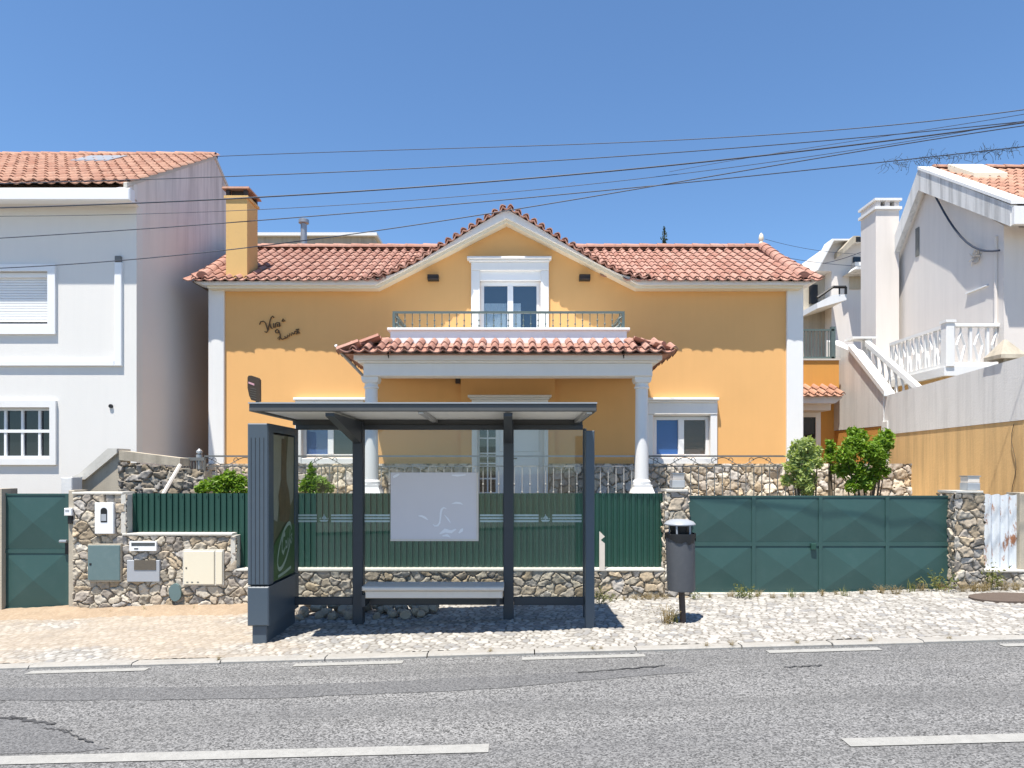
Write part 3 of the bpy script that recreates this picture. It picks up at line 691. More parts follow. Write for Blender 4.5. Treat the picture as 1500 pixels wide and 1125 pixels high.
# iron lettering, handwritten
let = MB(); yl = DF - .03
def L2(pts, r=.012): let.tube([(fx(p[0]), yl, fz(p[1])) for p in pts], r, 6)
L2([(381, 476), (382.5, 472), (387, 471), (390, 474), (392, 481), (393, 485)]); L2([(393, 485), (391, 487.5), (388.5, 486)]); L2([(393, 485), (395, 477), (396.5, 470), (398, 465.5), (400.5, 463.5), (402, 466)])
L2([(396, 474), (397.5, 480), (399.5, 482)]); L2([(401.5, 474), (402, 480.5), (404, 480), (404.5, 474.5), (406.5, 473)]); L2([(407, 473), (409.5, 473), (410, 478.5), (407.5, 478.5), (407, 475)]); L2([(410, 473), (410.6, 478.5), (412, 477.5)])
L2([(413.5, 471.5), (415.5, 467.5), (418, 470.5), (414.5, 471)], .014)
L2([(404, 485), (406.5, 483), (409, 484.5), (408.5, 488), (405, 488), (404, 485.5)]); L2([(409, 484.5), (411, 490), (411.5, 494), (409.5, 498), (407.5, 496), (410, 493.5), (414, 497.5), (418, 496)])
L2([(418, 493), (419, 496.3), (421, 494.5)]); L2([(421.5, 495), (422.5, 491), (424, 493.5), (425.5, 489), (427.5, 492), (428.5, 487.5), (431, 490)]); L2([(436.5, 485.5), (432.5, 486), (432, 489.5), (435, 490), (437, 485)]); L2([(437, 484), (437.6, 489), (440, 487.5)]); L2([(434, 483.5), (439, 482.5)])
let.sm = True; part('lettering', house, let, M['brass_iron'])

# ---- porch with balcony
pD = 11.2
fp = lambda q, D=pD: X(q, D)
mb = MB(); mb.prism([(X(518, pD), Z(527, pD)), (X(970, pD), Z(527, pD)), (X(970, pD), Z(517.5, pD)), (X(518, pD), Z(517.5, pD))], pD, DF - .1); part('porch_fascia', house, mb, M['white'])
mb = MB(); b0 = 11.36
for (a0, a1, y0, y1, dd) in ((524, 964, 527.2, 531, .06), (532, 956, 531.2, 551, .12)):
    mb.bev(X(a0, pD + dd), X(a1, pD + dd), pD + dd, pD + dd + .28, Z(y1, pD + dd), Z(y0, pD + dd), .015)
part('porch_beam', house, mb, M['white'])
for p in (544, 940):
    cxx = X(p, 11.5); zb = 1.1; zt_ = Z(551, 11.36)
    mb = MB(); mb.sm = True
    mb.lathe([(.115, 0), (.112, .5), (.102, zt_ - 1.62)], (cxx, 11.5, 1.62), 28); col = part('column', house, mb, M['white'])
    mb = MB(); mb.lathe([(.20, 0), (.20, .03), (.185, .30), (.15, .40), (.15, .44)], (cxx, 11.5, zb), sq=True); mb.lathe([(.150, .44), (.150, .49), (.125, .525)], (cxx, 11.5, zb), 24); part('column_base', col, mb, M['white'])
    mb = MB(); mb.lathe([(.108, -.20), (.125, -.185), (.125, -.165), (.11, -.15), (.11, -.10)], (cxx, 11.5, zt_), 24); mb.lathe([(.12, -.10), (.14, -.05), (.14, -.002)], (cxx, 11.5, zt_), sq=True); part('capital', col, mb, M['white'])
# porch roof tiles: front slope and the two hipped ends
pe = 11.05; ze = Z(512, pe) - .025; pt = MB(); pp = R(24)
pV = Vector((0, math.cos(pp), math.sin(pp))); pN = Vector((0, -math.sin(pp), math.cos(pp)))
PX0, PX1 = X(499, pe), X(987, pe); nu = int((PX1 - PX0) / .2)
def pclip(c):
    k_ = (c.y - pe); return PX0 + k_ * .85 - .05 < c.x < PX1 - k_ * .85 + .05
pt.tiles((PX0, pe - .05, ze), (1, 0, 0), pV, pN, nu, 2, (PX1 - PX0) / nu, .32, .042, .03, clip=pclip)
for sgn, x0 in ((1, PX0), (-1, PX1)):
    Vs = Vector((sgn * math.cos(pp), 0, math.sin(pp))); Ns = Vector((-sgn * math.sin(pp), 0, math.cos(pp)))
    pt.tiles((x0 - sgn * .03, pe if sgn < 0 else DF, ze), (0, 1 if sgn < 0 else -1, 0), Vs, Ns, 12, 2, (DF - pe) / 12, .32, .042, .03, clip=lambda c: c.y - pe > abs(c.x - x0) * .9 - .1)
part('porch_roof', house, pt, M['tile'])
rg = MB(); ridge(rg, (PX0 + .14, pe + .12, ze + .10), (X(572, pe + .62), pe + .62, ze + .27), .4, .075, 2); part('porch_hip_tiles', house, rg, M['tile']); rg = MB(); ridge(rg, (PX1 - .14, pe + .12, ze + .10), (X(917, pe + .62), pe + .62, ze + .27), .4, .075, 2); part('porch_hip_tiles', house, rg, M['tile'])
mb = MB(); mb.add([(PX0 + .05, pe + .05, ze - .04), (PX1 - .05, pe + .05, ze - .04), (PX1 - .05, DF - .02, ze - .04), (PX0 + .05, DF - .02, ze - .04)], [(0, 1, 2, 3)]); part('porch_deck', house, mb, M['tile'])
bD = 11.62
mb = MB(); bx0, bx1 = X(572, bD), X(918, bD)
mb.box(bx0, bx1, bD, bD + .12, 3.72, Z(484.5, bD)); mb.box(bx0, bx0 + .12, bD + .12, DF, 3.72, Z(484.5, bD)); mb.box(bx1 - .12, bx1, bD + .12, DF, 3.72, Z(484.5, bD)); mb.box(bx0 + .12, bx1 - .12, bD + .12, DF, 3.7, 3.96)
par = part('balcony_parapet', house, mb, M['white_clean'])
mb = MB(); zt_ = Z(484.5, bD); mb.bev(X(567, bD - .04), X(923, bD - .04), bD - .04, bD + .16, zt_ + .001, Z(480.5, bD), .01); mb.box(X(567, bD - .04), bx0 + .16, bD + .16, DF, zt_ + .001, Z(480.5, bD)); mb.box(bx1 - .16, X(923, bD - .04), bD + .16, DF, zt_ + .001, Z(480.5, bD)); part('parapet_cap', par, mb, M['white'])
# balcony railing: rails, posts, individual balusters
zc = Z(480.5, bD); zh = Z(455, bD); yr = bD + .06; rx0, rx1 = X(577, yr), X(913, yr)
mb = MB(); mb.box(rx0 - .02, rx1 + .02, yr - .02, yr + .02, zh - .035, zh); mb.box(rx0 - .02, rx0 + .02, yr + .02, DF, zh - .035, zh); mb.box(rx1 - .02, rx1 + .02, yr + .02, DF, zh - .035, zh)
rail = part('balcony_railing', house, mb, M['iron_green'])
def baluster(name, parent, h, mat, bead=(.5,), r=.0065):
    mb = MB(); mb.box(-r, r, -r, r, 0, h)
    for b_ in bead: mb.sm = False; mb.lathe([(r, -.02), (.018, 0), (r, .02)], (0, 0, h * b_), 8)
    me = mesh_of(name, mb, mat); return me
def put(me, name, parent, loc):
    o = bpy.data.objects.new(name, me); COL.objects.link(o); o.parent = parent; o.location = Vector(loc) - root_loc(parent); return o
bme = [baluster('baluster', None, zh - .035 - zc, M['iron_green'], (.32,)), baluster('baluster', None, zh - .035 - zc, M['iron_green'], (.55, .2))]
nb = 31
for i in range(nb):
    put(bme[i % 2], 'baluster', rail, (rx0 + (rx1 - rx0) * (i + .5) / nb, yr, zc))
for i in range(12):
    for xx in (rx0, rx1): put(bme[i % 2], 'baluster', rail, (xx, yr + (DF - yr) * (i + .7) / 12.5, zc))
for sgn, xx in ((1, rx0), (-1, rx1)):
    mb = MB(); mb.box(xx - .022, xx + .022, yr - .022, yr + .022, zc, zh - .035)
    part('railing_post', rail, mb, M['iron_green'])
    mb = MB(); mb.sm = True
    mb.tube([(xx + sgn * (.03 + .10 * t_ + .03 * math.sin(t_ * 7)), yr, zc + .20 - .19 * t_) for t_ in np.linspace(0, 1, 12)], .014, 6); mb.tube([(xx + sgn * (.05 + .03 * math.cos(a_)), yr, zc + .06 + .04 * math.sin(a_)) for a_ in np.linspace(0, 5.2, 12)], .012, 6)
    part('scroll', rail, mb, M['iron_green'])
for p in (568, 912):
    mb = MB(); mb.sm = True; yk = pD - .03; mb.tube([(X(p, yk), yk, Z(514, yk)), (X(p + 1, yk), yk - .02, Z(519, yk)), (X(p + 1.5, yk), yk - .01, Z(525, yk))], [.022, .016, .006], 6); part('eave_hook', house, mb, M['black'])
mb = MB(); mb.bev(X(667, DF - .1), X(673.5, DF - .1), DF - .1, DF - .003, Z(562, DF), Z(552, DF), .006); part('porch_lamp', house, mb, M['rust_pole'])
# gutter corner and rain pipe on the left of the porch
mb = MB(); mb.sm = True; mb.tube([(X(492, 11.1), 11.1, Z(506, 11.1)), (X(496, 11.2), 11.2, Z(513, 11.2)), (X(541, 11.75), 11.75, Z(560, 11.75))], .025, 8); part('rain_pipe', house, mb, M['zinc'])

# ---- side annex on the right
aD = 16.0
mb = MB(); mb.box(X(1180, aD) - 1.0, X(1229, aD), aD, aD + 3.0, Z(576, aD), Z(528, aD)); mb.box(X(1196, aD + .5), X(1229, aD + .5) - .05, aD + .5, aD + .8, 1.1, Z(575, aD)); mb.box(5.8, X(1178, aD + .5), aD + .5, aD + .8, 1.1, Z(575, aD)); part('annex_wall', house, mb, M['orange'])
mb = MB(); mb.box(X(1176, aD) - 1, X(1229, aD) + .02, aD - .03, aD + 3, Z(528, aD) + .001, Z(525.5, aD)); part('annex_coping', house, mb, M['cap'])
mb = MB(); ae = 15.4; mb.tiles((X(1170, ae), ae, Z(579, ae)), (1, 0, 0), (0, .9, .42), (0, -.42, .9), 5, 2, .2, .33, .042, .03); part('annex_eave_tiles', house, mb, M['tile_old'])
mb = MB(); mb.prism([(X(1165, ae + .1), Z(590, ae)), (X(1224, ae + .1), Z(590, ae)), (X(1234, ae + .1), Z(582, ae)), (X(1234, ae + .1), Z(580, ae)), (X(1165, ae + .1), Z(580, ae))], ae + .1, aD - .001); mb.box(X(1165, aD - .2), X(1217, aD - .2), aD - .2, aD + .5, Z(602, aD), Z(590.5, aD)); part('annex_soffit', house, mb, M['greyhouse'])
mb = MB(); fD_ = aD + .45; x0 = X(1178, fD_); mb.box(x0 + .28, x0 + .40, fD_, fD_ + .1, 1.1, Z(603, fD_)); mb.box(x0 - .1, x0 + .28, fD_, fD_ + .1, Z(611, fD_), Z(603, fD_)); ad = part('annex_door', house, mb, M['white_clean'])
mb = MB(); mb.box(x0 - .6, x0 + .28, fD_ + .04, fD_ + .06, 1.1, Z(611, fD_)); part('door_glass', ad, mb, M['pane'])
mb = MB(); rD = aD + .1; zb, zt_ = Z(525, rD), Z(482, rD); mb.box(X(1170, rD), X(1222, rD), rD, rD + .03, zt_ - .04, zt_); mb.box(X(1218, rD), X(1224, rD), rD, rD + .09, zb, zt_ + .06); mb.box(X(1170, rD), X(1222, rD), rD, rD + .02, zb, zb + .04); ar = part('annex_railing', house, mb, M['iron_green'])
me = baluster('baluster', None, zt_ - zb - .04, M['iron_green'], (), .007)
for i in range(9): put(me, 'baluster', ar, (X(1174 + 5 * i, rD), rD + .015, zb))

# ================================================================== TERRACE RAILINGS
def terrace_rail(p0, p1, D, label, loop, mat):
    x0, x1 = X(p0, D), X(p1, D); zt_ = Z(667, D); z2 = Z(682, D); zb = 1.1
    root = thing('terrace_railing', label, 'railing', ((x0 + x1) / 2, D, zb), 'wrought iron railings along the terrace')
    mb = MB(); mb.box(x0, x1, D - .022, D + .022, zt_ - .028, zt_); part('top_rail', root, mb, mat)
    mb = MB(); mb.box(x0, x1, D - .012, D + .012, z2 - .02, z2); mb.box(x0, x1, D - .012, D + .012, zb + .1, zb + .12); part('lower_rail', root, mb, mat)
    me = [baluster('baluster', None, z2 - zb - .02, mat, (.42,)), baluster('baluster', None, z2 - zb - .02, mat, (.60,))]
    n = int((x1 - x0) / .132)
    for i in range(n): put(me[i % 2], 'baluster', root, (x0 + (x1 - x0) * (i + .5) / n, D, zb))
    if loop:
        mb = MB(); m = int((x1 - x0) / .55)
        for i in range(m):
            c = x0 + (x1 - x0) * (i + .5) / m; hw = (x1 - x0) / m / 2
            for sg in (-1, 1):
                mb.tube([(c + sg * hw * t_, D, z2 + (zt_ - .03 - z2) * (.5 - .45 * math.cos(math.pi * t_))) for t_ in np.linspace(0, 1, 9)], .007, 5)
                mb.tube([(c + sg * (hw * .55 + .04 * math.cos(a_)), D, (z2 + zt_) / 2 + .045 * math.sin(a_)) for a_ in np.linspace(0, 4.8, 10)], .006, 5)
        part('scrollwork', root, mb, mat)
    for xx in (x0, x1):
        mb = MB(); mb.box(xx - .018, xx + .018, D - .018, D + .018, zb, zt_ - .03); part('post', root, mb, mat)
    return root
terrace_rail(300, 536, 11.6, 'iron terrace railing in front of the left ground floor window', True, M['iron'])
terrace_rail(553, 931, 11.55, 'iron terrace railing under the porch between the two columns', False, M['rail_sunlit'])
terrace_rail(948, 1168, 11.6, 'iron terrace railing in front of the right ground floor window', True, M['iron'])

# ================================================================== FRONT WALLS, GATES, FENCE
def capped_wall(name, label, segs, y0=DW, th=.25, cap=.03, seed=0, sides=(), capmat='cap', group=None, tone=1.0):
    """segs: (x0, x1, ztop) side by side; rubble front, cement caps and step ends"""
    x0, x1 = segs[0][0], segs[-1][1]; zb = min(gz(x0), gz(x1)) - .1
    root = thing(name, label, 'stone wall', ((x0 + x1) / 2, y0, gz((x0 + x1) / 2)), group)
    H = max(s[2] for s in segs) - zb
    def inside(uc, vc):
        ok = np.zeros(uc.shape, bool)
        for a, b, t_ in segs: ok |= (uc >= a - x0) & (uc <= b - x0 + .06) & (vc <= t_ - zb - .005)
        return ok
    ex = .03 if sides else 0
    mb = MB(); rubble(mb, (x0 - ex, y0 - .0, zb), (1, 0, 0), (0, 0, 1), (0, -1, 0), x1 - x0 + 2 * ex, H, inside=inside, seed=seed, tone=tone)
    if 'L' in sides: rubble(mb, (x0, y0 + th, zb), (0, -1, 0), (0, 0, 1), (-1, 0, 0), th + .03, segs[0][2] - zb - .01, seed=seed + 1, tone=tone)
    if 'R' in sides: rubble(mb, (x1, y0 - .03, zb), (0, 1, 0), (0, 0, 1), (1, 0, 0), th + .03, segs[-1][2] - zb - .01, seed=seed + 2, tone=tone)
    part('stonework', root, mb, M['stone'])
    mb = MB()
    q = -.002
    for a, b, t_ in segs: mb.box(a - q, b + q, y0 + .006, y0 + th - .006, zb, t_ - .004)
    part('core', root, mb, M['concrete'])
    if cap:
        mb = MB()
        for i, (a, b, t_) in enumerate(segs):
            mb.bev(a - (.0 if i else .01), b + .01, y0 - .045, y0 + th + .01, t_ - .002, t_ + cap, .006)
            if i < len(segs) - 1 and segs[i + 1][2] < t_ - .05: mb.box(b - .012, b + .05, y0 - .04, y0 + th, segs[i + 1][2] + cap + .001, t_ - .003)
        part('coping', root, mb, M[capmat])
    return root
wx = lambda q: X(q, DW); wz = lambda q: Z(q, DW)
capped_wall('stone_wall', 'stepped rubble stone wall with meter doors and letterbox beside the left gate', [(wx(109), wx(181), wz(724)), (wx(181), wx(341), wz(784)), (wx(341), wx(976), wz(836))], seed=1)
capped_wall('stone_pillar', 'rubble stone gate pillar behind the litter bin', [(wx(976), wx(1005), wz(720))], y0=DW - .02, th=.32, seed=11, sides=('L', 'R'), tone=1.1)
capped_wall('stone_pillar', 'rubble stone gate pillar next to the rusty corrugated sheet', [(wx(1398), wx(1435), wz(722))], y0=DW - .02, th=.36, seed=14, sides=('L', 'R'), tone=1.0)
capped_wall('stone_wall', 'low rubble stone wall under the rusty corrugated sheet', [(wx(1435.5), wx(1640), wz(838))], y0=DW + .03, seed=17)
# green corrugated fence
def trapez(x0, x1, z0, z1, y, p=.083, d=.022, th=.003):
    mb = MB(); xs = []; x_ = x0
    while x_ < x1:
        for (f_, dd) in ((0, 0), (.50, 0), (.60, 1), (.90, 1), (1.0, 0)): xs.append((min(x_ + p * f_, x1), y + d * dd))
        x_ += p
    n = len(xs); vs = [(a, b, z0) for a, b in xs] + [(a, b, z1) for a, b in xs]
    mb.add(vs, [(i, i + 1, n + i + 1, n + i) for i in range(n - 1)])
    return mb
mb = trapez(wx(187), wx(975), wz(841), wz(723), DW + .12)
for i in range(0, 110):
    xx = wx(187) + .02 + i * .083 * 2
    if xx < wx(973):
        for zz in (wz(728), wz(829)): mb.lathe([(.008, 0), (.008, .012)], (xx, DW + .116, zz), 6)
fn = thing('metal_fence', 'dark green ribbed metal fence panel on the low stone wall behind the bus shelter', 'fence', (wx(580), DW + .12, wz(841)))
part('ribbed_sheet', fn, mb, M['green_fence'])
for q in range(200, 975, 110):
    mb = MB(); mb.box(wx(q), wx(q) + .04, DW + .15, DW + .19, wz(845), wz(725)); part('fence_post', fn, mb, M['green_fence'])
mb = MB(); mb.box(wx(187), wx(975), DW + .146, DW + .149, wz(735), wz(730)); part('fence_rail', fn, mb, M['green_fence'])
# grey notched metal post in front of the fence
mb = MB(); yp = DW - .06
def wp(pts): return [(X(a, yp), Z(b, yp)) for a, b in pts]
mb.prism(wp([(878, 836), (886, 836), (886, 796), (880, 791), (886, 786), (879, 779), (878, 779)]), yp, yp + .02)
single('marker_post', mb, M['seat'], 'narrow grey metal post with a notched top against the green fence right of the shelter', 'post')
# gates with pressed pyramid panels
def gate(name, label, p0, p1, ytop, ybot, cols, rows, D, tilt=0):
    x0, x1, z0, z1 = X(p0, D), X(p1, D), Z(ybot, D), Z(ytop, D)
    root = thing(name, label, 'gate', ((x0 + x1) / 2, D, z0))
    b = .025
    for c in range(cols):
        for r in range(rows):
            a0 = x0 + (x1 - x0) * c / cols + b; a1 = x0 + (x1 - x0) * (c + 1) / cols - b
            c0 = z0 + (z1 - z0) * r / rows + b; c1 = z0 + (z1 - z0) * (r + 1) / rows - b
            mx, mz = (a0 + a1) / 2 + random.uniform(-.01, .01), (c0 + c1) / 2; d = .034 if cols > 1 else .04
            mb = MB(); m = 8
            vs = [(a0, D, c0), (a1, D, c0), (a1, D, c1), (a0, D, c1), (mx, D - d, mz)]
            mb.add(vs, [(0, 1, 4), (1, 2, 4), (2, 3, 4), (3, 0, 4)]); mb.box(a0, a1, D + .004, D + .008, c0, c1)
            part('pressed_panel', root, mb, M['green_gate'])
    mb = MB(); f0, f1 = D - .014, D + .022
    for c in range(cols + 1):
        xx = x0 + (x1 - x0) * c / cols; hw = b if 0 < c < cols else b; mb.box(xx - hw, xx + hw, f0, f1, z0, z1)
    for r in range(rows + 1):
        zz = z0 + (z1 - z0) * r / rows
        for c in range(cols): mb.box(x0 + (x1 - x0) * c / cols + b, x0 + (x1 - x0) * (c + 1) / cols - b, f0 + .003, f1 - .003, max(zz - b, z0), min(zz + b, z1))
    part('gate_frame', root, mb, M['green_gate'])
    return root
gt_ = gate('metal_gate', 'wide dark green metal gate with eight pressed pyramid panels', 1006, 1397, 726, 868, 4, 2, DW + .1)
mb = MB(); c = X(1192, DW + .06); mb.bev(c - .035, c + .035, DW + .055, DW + .084, Z(806, DW), Z(797, DW), .005); part('lock_plate', gt_, mb, M['green_fence'])
mb = MB(); mb.box(wx(1005), wx(1398), DW + .0, DW + .3, gz(4) - .1, Z(869.5, DW)); single('gate_threshold', mb, M['cap'], 'pale cement threshold under the wide green gate', 'threshold')
g2 = gate('metal_gate', 'narrow dark green metal gate beside the stepped stone wall at the left edge', 3, 99, 723, 892, 1, 2, DW + .08)
mb = MB(); mb.sm = True; c = X(93, DW); zz = Z(793, DW)
mb.tube([(c - .05, DW + .0, zz), (c + .045, DW + .0, zz)], .022, 8); mb.tube([(c, DW + .07, zz), (c, DW + .0, zz)], .018, 8); part('gate_handle', g2, mb, M['zinc'])
mb = MB(); mb.box(c - .012, c + .05, DW + .05, DW + .064, zz - .18, zz - .03); part('lock_plate', g2, mb, M['black'])
mb = MB(); mb.box(wx(-4), wx(101), DW - .01, DW + .3, gz(-7) - .15, Z(893.5, DW)); single('gate_threshold', mb, M['cap'], 'pale cement threshold under the narrow green gate at the left edge', 'threshold')
mb = MB(); mb.bev(wx(100), wx(108.7), DW + .0, DW + .3, gz(-6) - .1, wz(718), .008); single('gate_post', mb, M['concrete'], 'grey concrete post between the narrow green gate and the stone wall', 'post')
mb = MB(); mb.box(wx(-60), wx(2.3), DW + .0, DW + .3, gz(-7) - .2, wz(716)); single('gate_post', mb, M['concrete'], 'shaded concrete post left of the narrow green gate, cut by the picture edge', 'post')
# intercom, boxes and doors set in the left wall
it = thing('intercom', 'small white intercom box on the concrete gate post', 'intercom', (wx(104), DW - .06, wz(756)))
mb = MB(); mb.bev(wx(98.5), wx(109.5), DW - .07, DW - .001, wz(755), wz(744), .008); part('housing', it, mb, M['white_clean'])
mb = MB(); mb.box(wx(100.5), wx(106), DW - .073, DW - .07, wz(749), wz(746)); part('speaker_slot', it, mb, M['blob'])
mb = MB(); mb.bev(wx(102), wx(109), DW - .05, DW - .001, wz(767), wz(755.5), .008); part('lower_box', it, mb, M['black'])
yb = DW - .075
bx_ = lambda q: X(q, yb); bz_ = lambda q: Z(q, yb)
lb = thing('letterbox', 'white meter box with a small arched window on the tall end of the stone wall', 'box', (bx_(152), yb, bz_(782)))
mb = MB(); mb.bev(bx_(138.5), bx_(166), yb, DW + .05, bz_(782), bz_(736.5), .006); part('box_door', lb, mb, M['white_clean'])
mb = MB(); a, b, c0, c1 = bx_(147.5), bx_(157), bz_(765), bz_(748)
mb.prism([(a, c0), (b, c0), (b, c1)] + [((a + b) / 2 + (b - a) / 2 * math.cos(t_), c1 + .04 * math.sin(t_)) for t_ in np.linspace(.3, math.pi - .3, 7)] + [(a, c1)], yb - .004, yb + .01); part('arched_window', lb, mb, M['black'])
mb = MB(); mb.box(bx_(148.5), bx_(156), yb - .007, yb - .0045, bz_(763), bz_(753)); part('meter_dial', lb, mb, M['blob'])
mm_ = thing('meter_door', 'grey green metal meter door low in the stone wall', 'meter door', (bx_(151), yb, bz_(852)))
mb = MB(); mb.bev(bx_(127.5), bx_(176.5), yb + .012, DW + .05, bz_(852.5), bz_(797), .004); part('frame', mm_, mb, M['concrete'])
mb = MB(); mb.bev(bx_(128.5), bx_(175.5), yb, yb + .0115, bz_(850), bz_(799), .004); part('door_leaf', mm_, mb, M['meter_green'])
mb = MB(); mb.box(bx_(131), bx_(134), yb - .004, yb - .0005, bz_(828), bz_(825)); part('keyhole', mm_, mb, M['black'])
ls = thing('letter_slot', 'white letter slot plate above the blue grey plate in the stone wall', 'letter slot', (bx_(209), yb, bz_(807)))
mb = MB(); mb.prism([(bx_(189.5), bz_(807)), (bx_(229), bz_(807)), (bx_(229), bz_(793)), (bx_(189.5), bz_(793))], yb, DW + .03, [[(bx_(192), bz_(800.5)), (bx_(227), bz_(800.5)), (bx_(227), bz_(795)), (bx_(192), bz_(795))]]); part('plate', ls, mb, M['white_clean'])
mb = MB(); mb.box(bx_(192), bx_(227), yb + .02, yb + .03, bz_(800.5), bz_(795)); part('flap', ls, mb, M['iron'])
mb = MB(); mb.box(bx_(196.5), bx_(202.5), yb - .003, yb - .0005, bz_(804.7), bz_(803)); part('name_slit', ls, mb, M['black'])
cb = thing('wall_box', 'blue grey box with a bronze speckled window below the white letter slot', 'box', (bx_(209), yb, bz_(852)))
mb = MB(); mb.bev(bx_(185), bx_(233), yb + .01, DW + .05, bz_(852.5), bz_(821), .005); part('plate', cb, mb, M['blob'])
mb = MB(); mb.box(bx_(196), bx_(228), yb + .004, yb + .0095, bz_(835), bz_(820.5)); part('bronze_window', cb, mb, M['slot'])
md = thing('meter_door', 'cream meter cupboard door at the right end of the stepped stone wall', 'meter door', (bx_(297), yb, bz_(857)))
mb = MB(); mb.bev(bx_(267), bx_(327), yb + .012, DW + .05, bz_(858), bz_(805.5), .004); part('frame', md, mb, M['cap'])
mb = MB(); mb.bev(bx_(269), bx_(313.6), yb - .002, yb + .0115, bz_(856), bz_(807.5), .004); part('door_leaf', md, mb, M['cream'])
mb = MB(); mb.bev(bx_(316), bx_(325.5), yb - .002, yb + .0115, bz_(856), bz_(807.5), .004); part('side_leaf', md, mb, M['cream'])
mb = MB(); mb.box(bx_(272), bx_(274), yb - .006, yb - .0025, bz_(833), bz_(831)); part('keyhole', md, mb, M['black'])
mb = MB()
for q in (273, 280, 288.5): mb.box(bx_(q), bx_(q + 3), yb - .005, yb - .0025, bz_(853.3), bz_(852))
part('vent', md, mb, M['iron'])
mb = MB(); pc = (256, 868)
mb.prism([(bx_(pc[0] + 9 * math.cos(a_) * (1 + .1 * math.sin(2 * a_))), bz_(pc[1] + 13 * math.sin(a_))) for a_ in np.linspace(0, 2 * math.pi, 14, endpoint=False)], yb, DW + .03)
single('oval_cover', mb, M['meter_green'], 'weathered green oval plate low on the stone wall left of the cream door', 'plate')
# pillar lamps
for p, yy, lab in ((992, 715, 'square frosted lamp on the stone pillar behind the litter bin'), (1421, 719, 'square frosted lamp on the stone pillar next to the rusty sheet')):
    lD = DW + .1; root = thing('pillar_lamp', lab, 'lamp', (X(p, lD), lD, Z(yy + .3, lD)), 'lamps on the gate pillars')
    z0 = Z(yy + .6, lD); c = X(p, lD)
    mb = MB(); mb.bev(c - .085, c + .085, lD - .085, lD + .085, z0 + .015, z0 + .115, .006); part('lamp_base', root, mb, M['lampglass'])
    mb = MB(); mb.bev(c - .08, c + .08, lD - .08, lD + .08, z0 + .116, z0 + .2, .006); part('lamp_shade', root, mb, M['seat'])
    mb = MB(); mb.box(c - .09, c + .09, lD - .09, lD + .09, z0 + .201, z0 + .215); part('lamp_top', root, mb, M['zinc']); mb = MB(); mb.box(c - .06, c + .06, lD - .06, lD + .06, z0, z0 + .0149); part('lamp_foot', root, mb, M['zinc'])
# rusted corrugated sheet at the right edge
mb = MB(); x0, x1 = wx(1436), wx(1497); n = 64; y0 = DW + .12
vs = []
for i in range(n + 1):
    x_ = x0 + (x1 - x0) * i / n; y_ = y0 + .022 * math.sin(2 * math.pi * (x_ - x0) / .118)
    vs += [(x_, y_, wz(838) + .02), (x_ + .004 * math.sin(i), y_, wz(725) + .01 * math.sin(i * .4))]
mb.add(vs, [(2 * i, 2 * i + 2, 2 * i + 3, 2 * i + 1) for i in range(n)]); mb.sm = True
single('corrugated_sheet', mb, M['rust'], 'white corrugated metal sheet with rust streaks on the low wall at the right edge', 'metal sheet')
mb = MB(); mb.bev(wx(1497.5), wx(1530), DW + .04, DW + .3, wz(838) + .03, wz(722), .01); single('concrete_post', mb, M['concrete'], 'grey post right of the rusty corrugated sheet, cut by the picture edge', 'post')

mb = MB(); mb.box(wx(1531), 22, DW + .12, DW + .4, -.2, 2.45); single('boundary_wall', mb, M['retain_y'], 'plain faded yellow boundary wall beyond the grey post, just outside the right picture edge', 'wall')
mb = MB(); mb.box(-22, wx(-61), DW + .05, DW + .3, -.9, wz(716)); single('boundary_wall', mb, M['concrete'], 'plain grey boundary wall beyond the shaded post, just outside the left picture edge', 'wall')
# ================================================================== BUS SHELTER
RX0, RX1, RY0, RY1 = -2.64, .85, 6.85, 8.27; ZR = 2.37
sh = thing('bus_shelter', 'grey blue bus shelter with a flat roof, glass back and a bench on the pavement', 'bus shelter', (-.9, 8.2, gz(-.9)))
PD = 8.2; P1, P2 = X(525.5, PD), X(745, PD)
for pxc in (P1, P2):
    mb = MB(); mb.bev(pxc - .062, pxc + .062, PD - .06, PD + .06, gz(pxc) - .05, ZR - .005, .008); part('post', sh, mb, M['shelter_dk'])
    mb = MB(); mb.xprism([(PD - .061, ZR - .27), (PD - .061, ZR - .012), (RY0 + .05, ZR - .012), (RY0 + .05, ZR - .045)], pxc - .045, pxc + .045); part('roof_arm', sh, mb, M['shelter_dk'])
fr = MB(); t_ = .075
fr.bev(RX0, RX1, RY0, RY0 + .05, ZR, ZR + t_, .006); fr.box(RX0, RX1, RY1 - .05, RY1, ZR - .045, ZR + t_)
fr.box(RX0, RX0 + .05, RY0 + .05, RY1 - .05, ZR, ZR + t_); fr.box(RX1 - .05, RX1, RY0 + .05, RY1 - .05, ZR, ZR + t_)
part('roof_frame', sh, fr, M['shelter_roof'])
mb = MB(); mb.box(RX0 - .004, RX1 + .004, RY0 - .012, RY0 + .06, ZR + t_ + .001, ZR + t_ + .014); part('roof_trim', sh, mb, M['alu'])
mb = MB(); mb.box(RX0 + .051, RX1 - .051, RY0 + .051, RY1 - .051, ZR + .02, ZR + .055); part('roof_panel', sh, mb, M['roof_panel'])
for xx in (-.92, .78):
    mb = MB(); mb.bev(xx - .03, xx + .03, RY0 + .052, RY1 - .052, ZR - .02, ZR + .0195, .004); part('roof_rib', sh, mb, M['alu'])
mb = MB(); mb.bev(X(434, PD), RX1, PD - .03, PD + .03, ZR - .105, ZR - .047, .006); part('glass_head_rail', sh, mb, M['shelter_dk'])
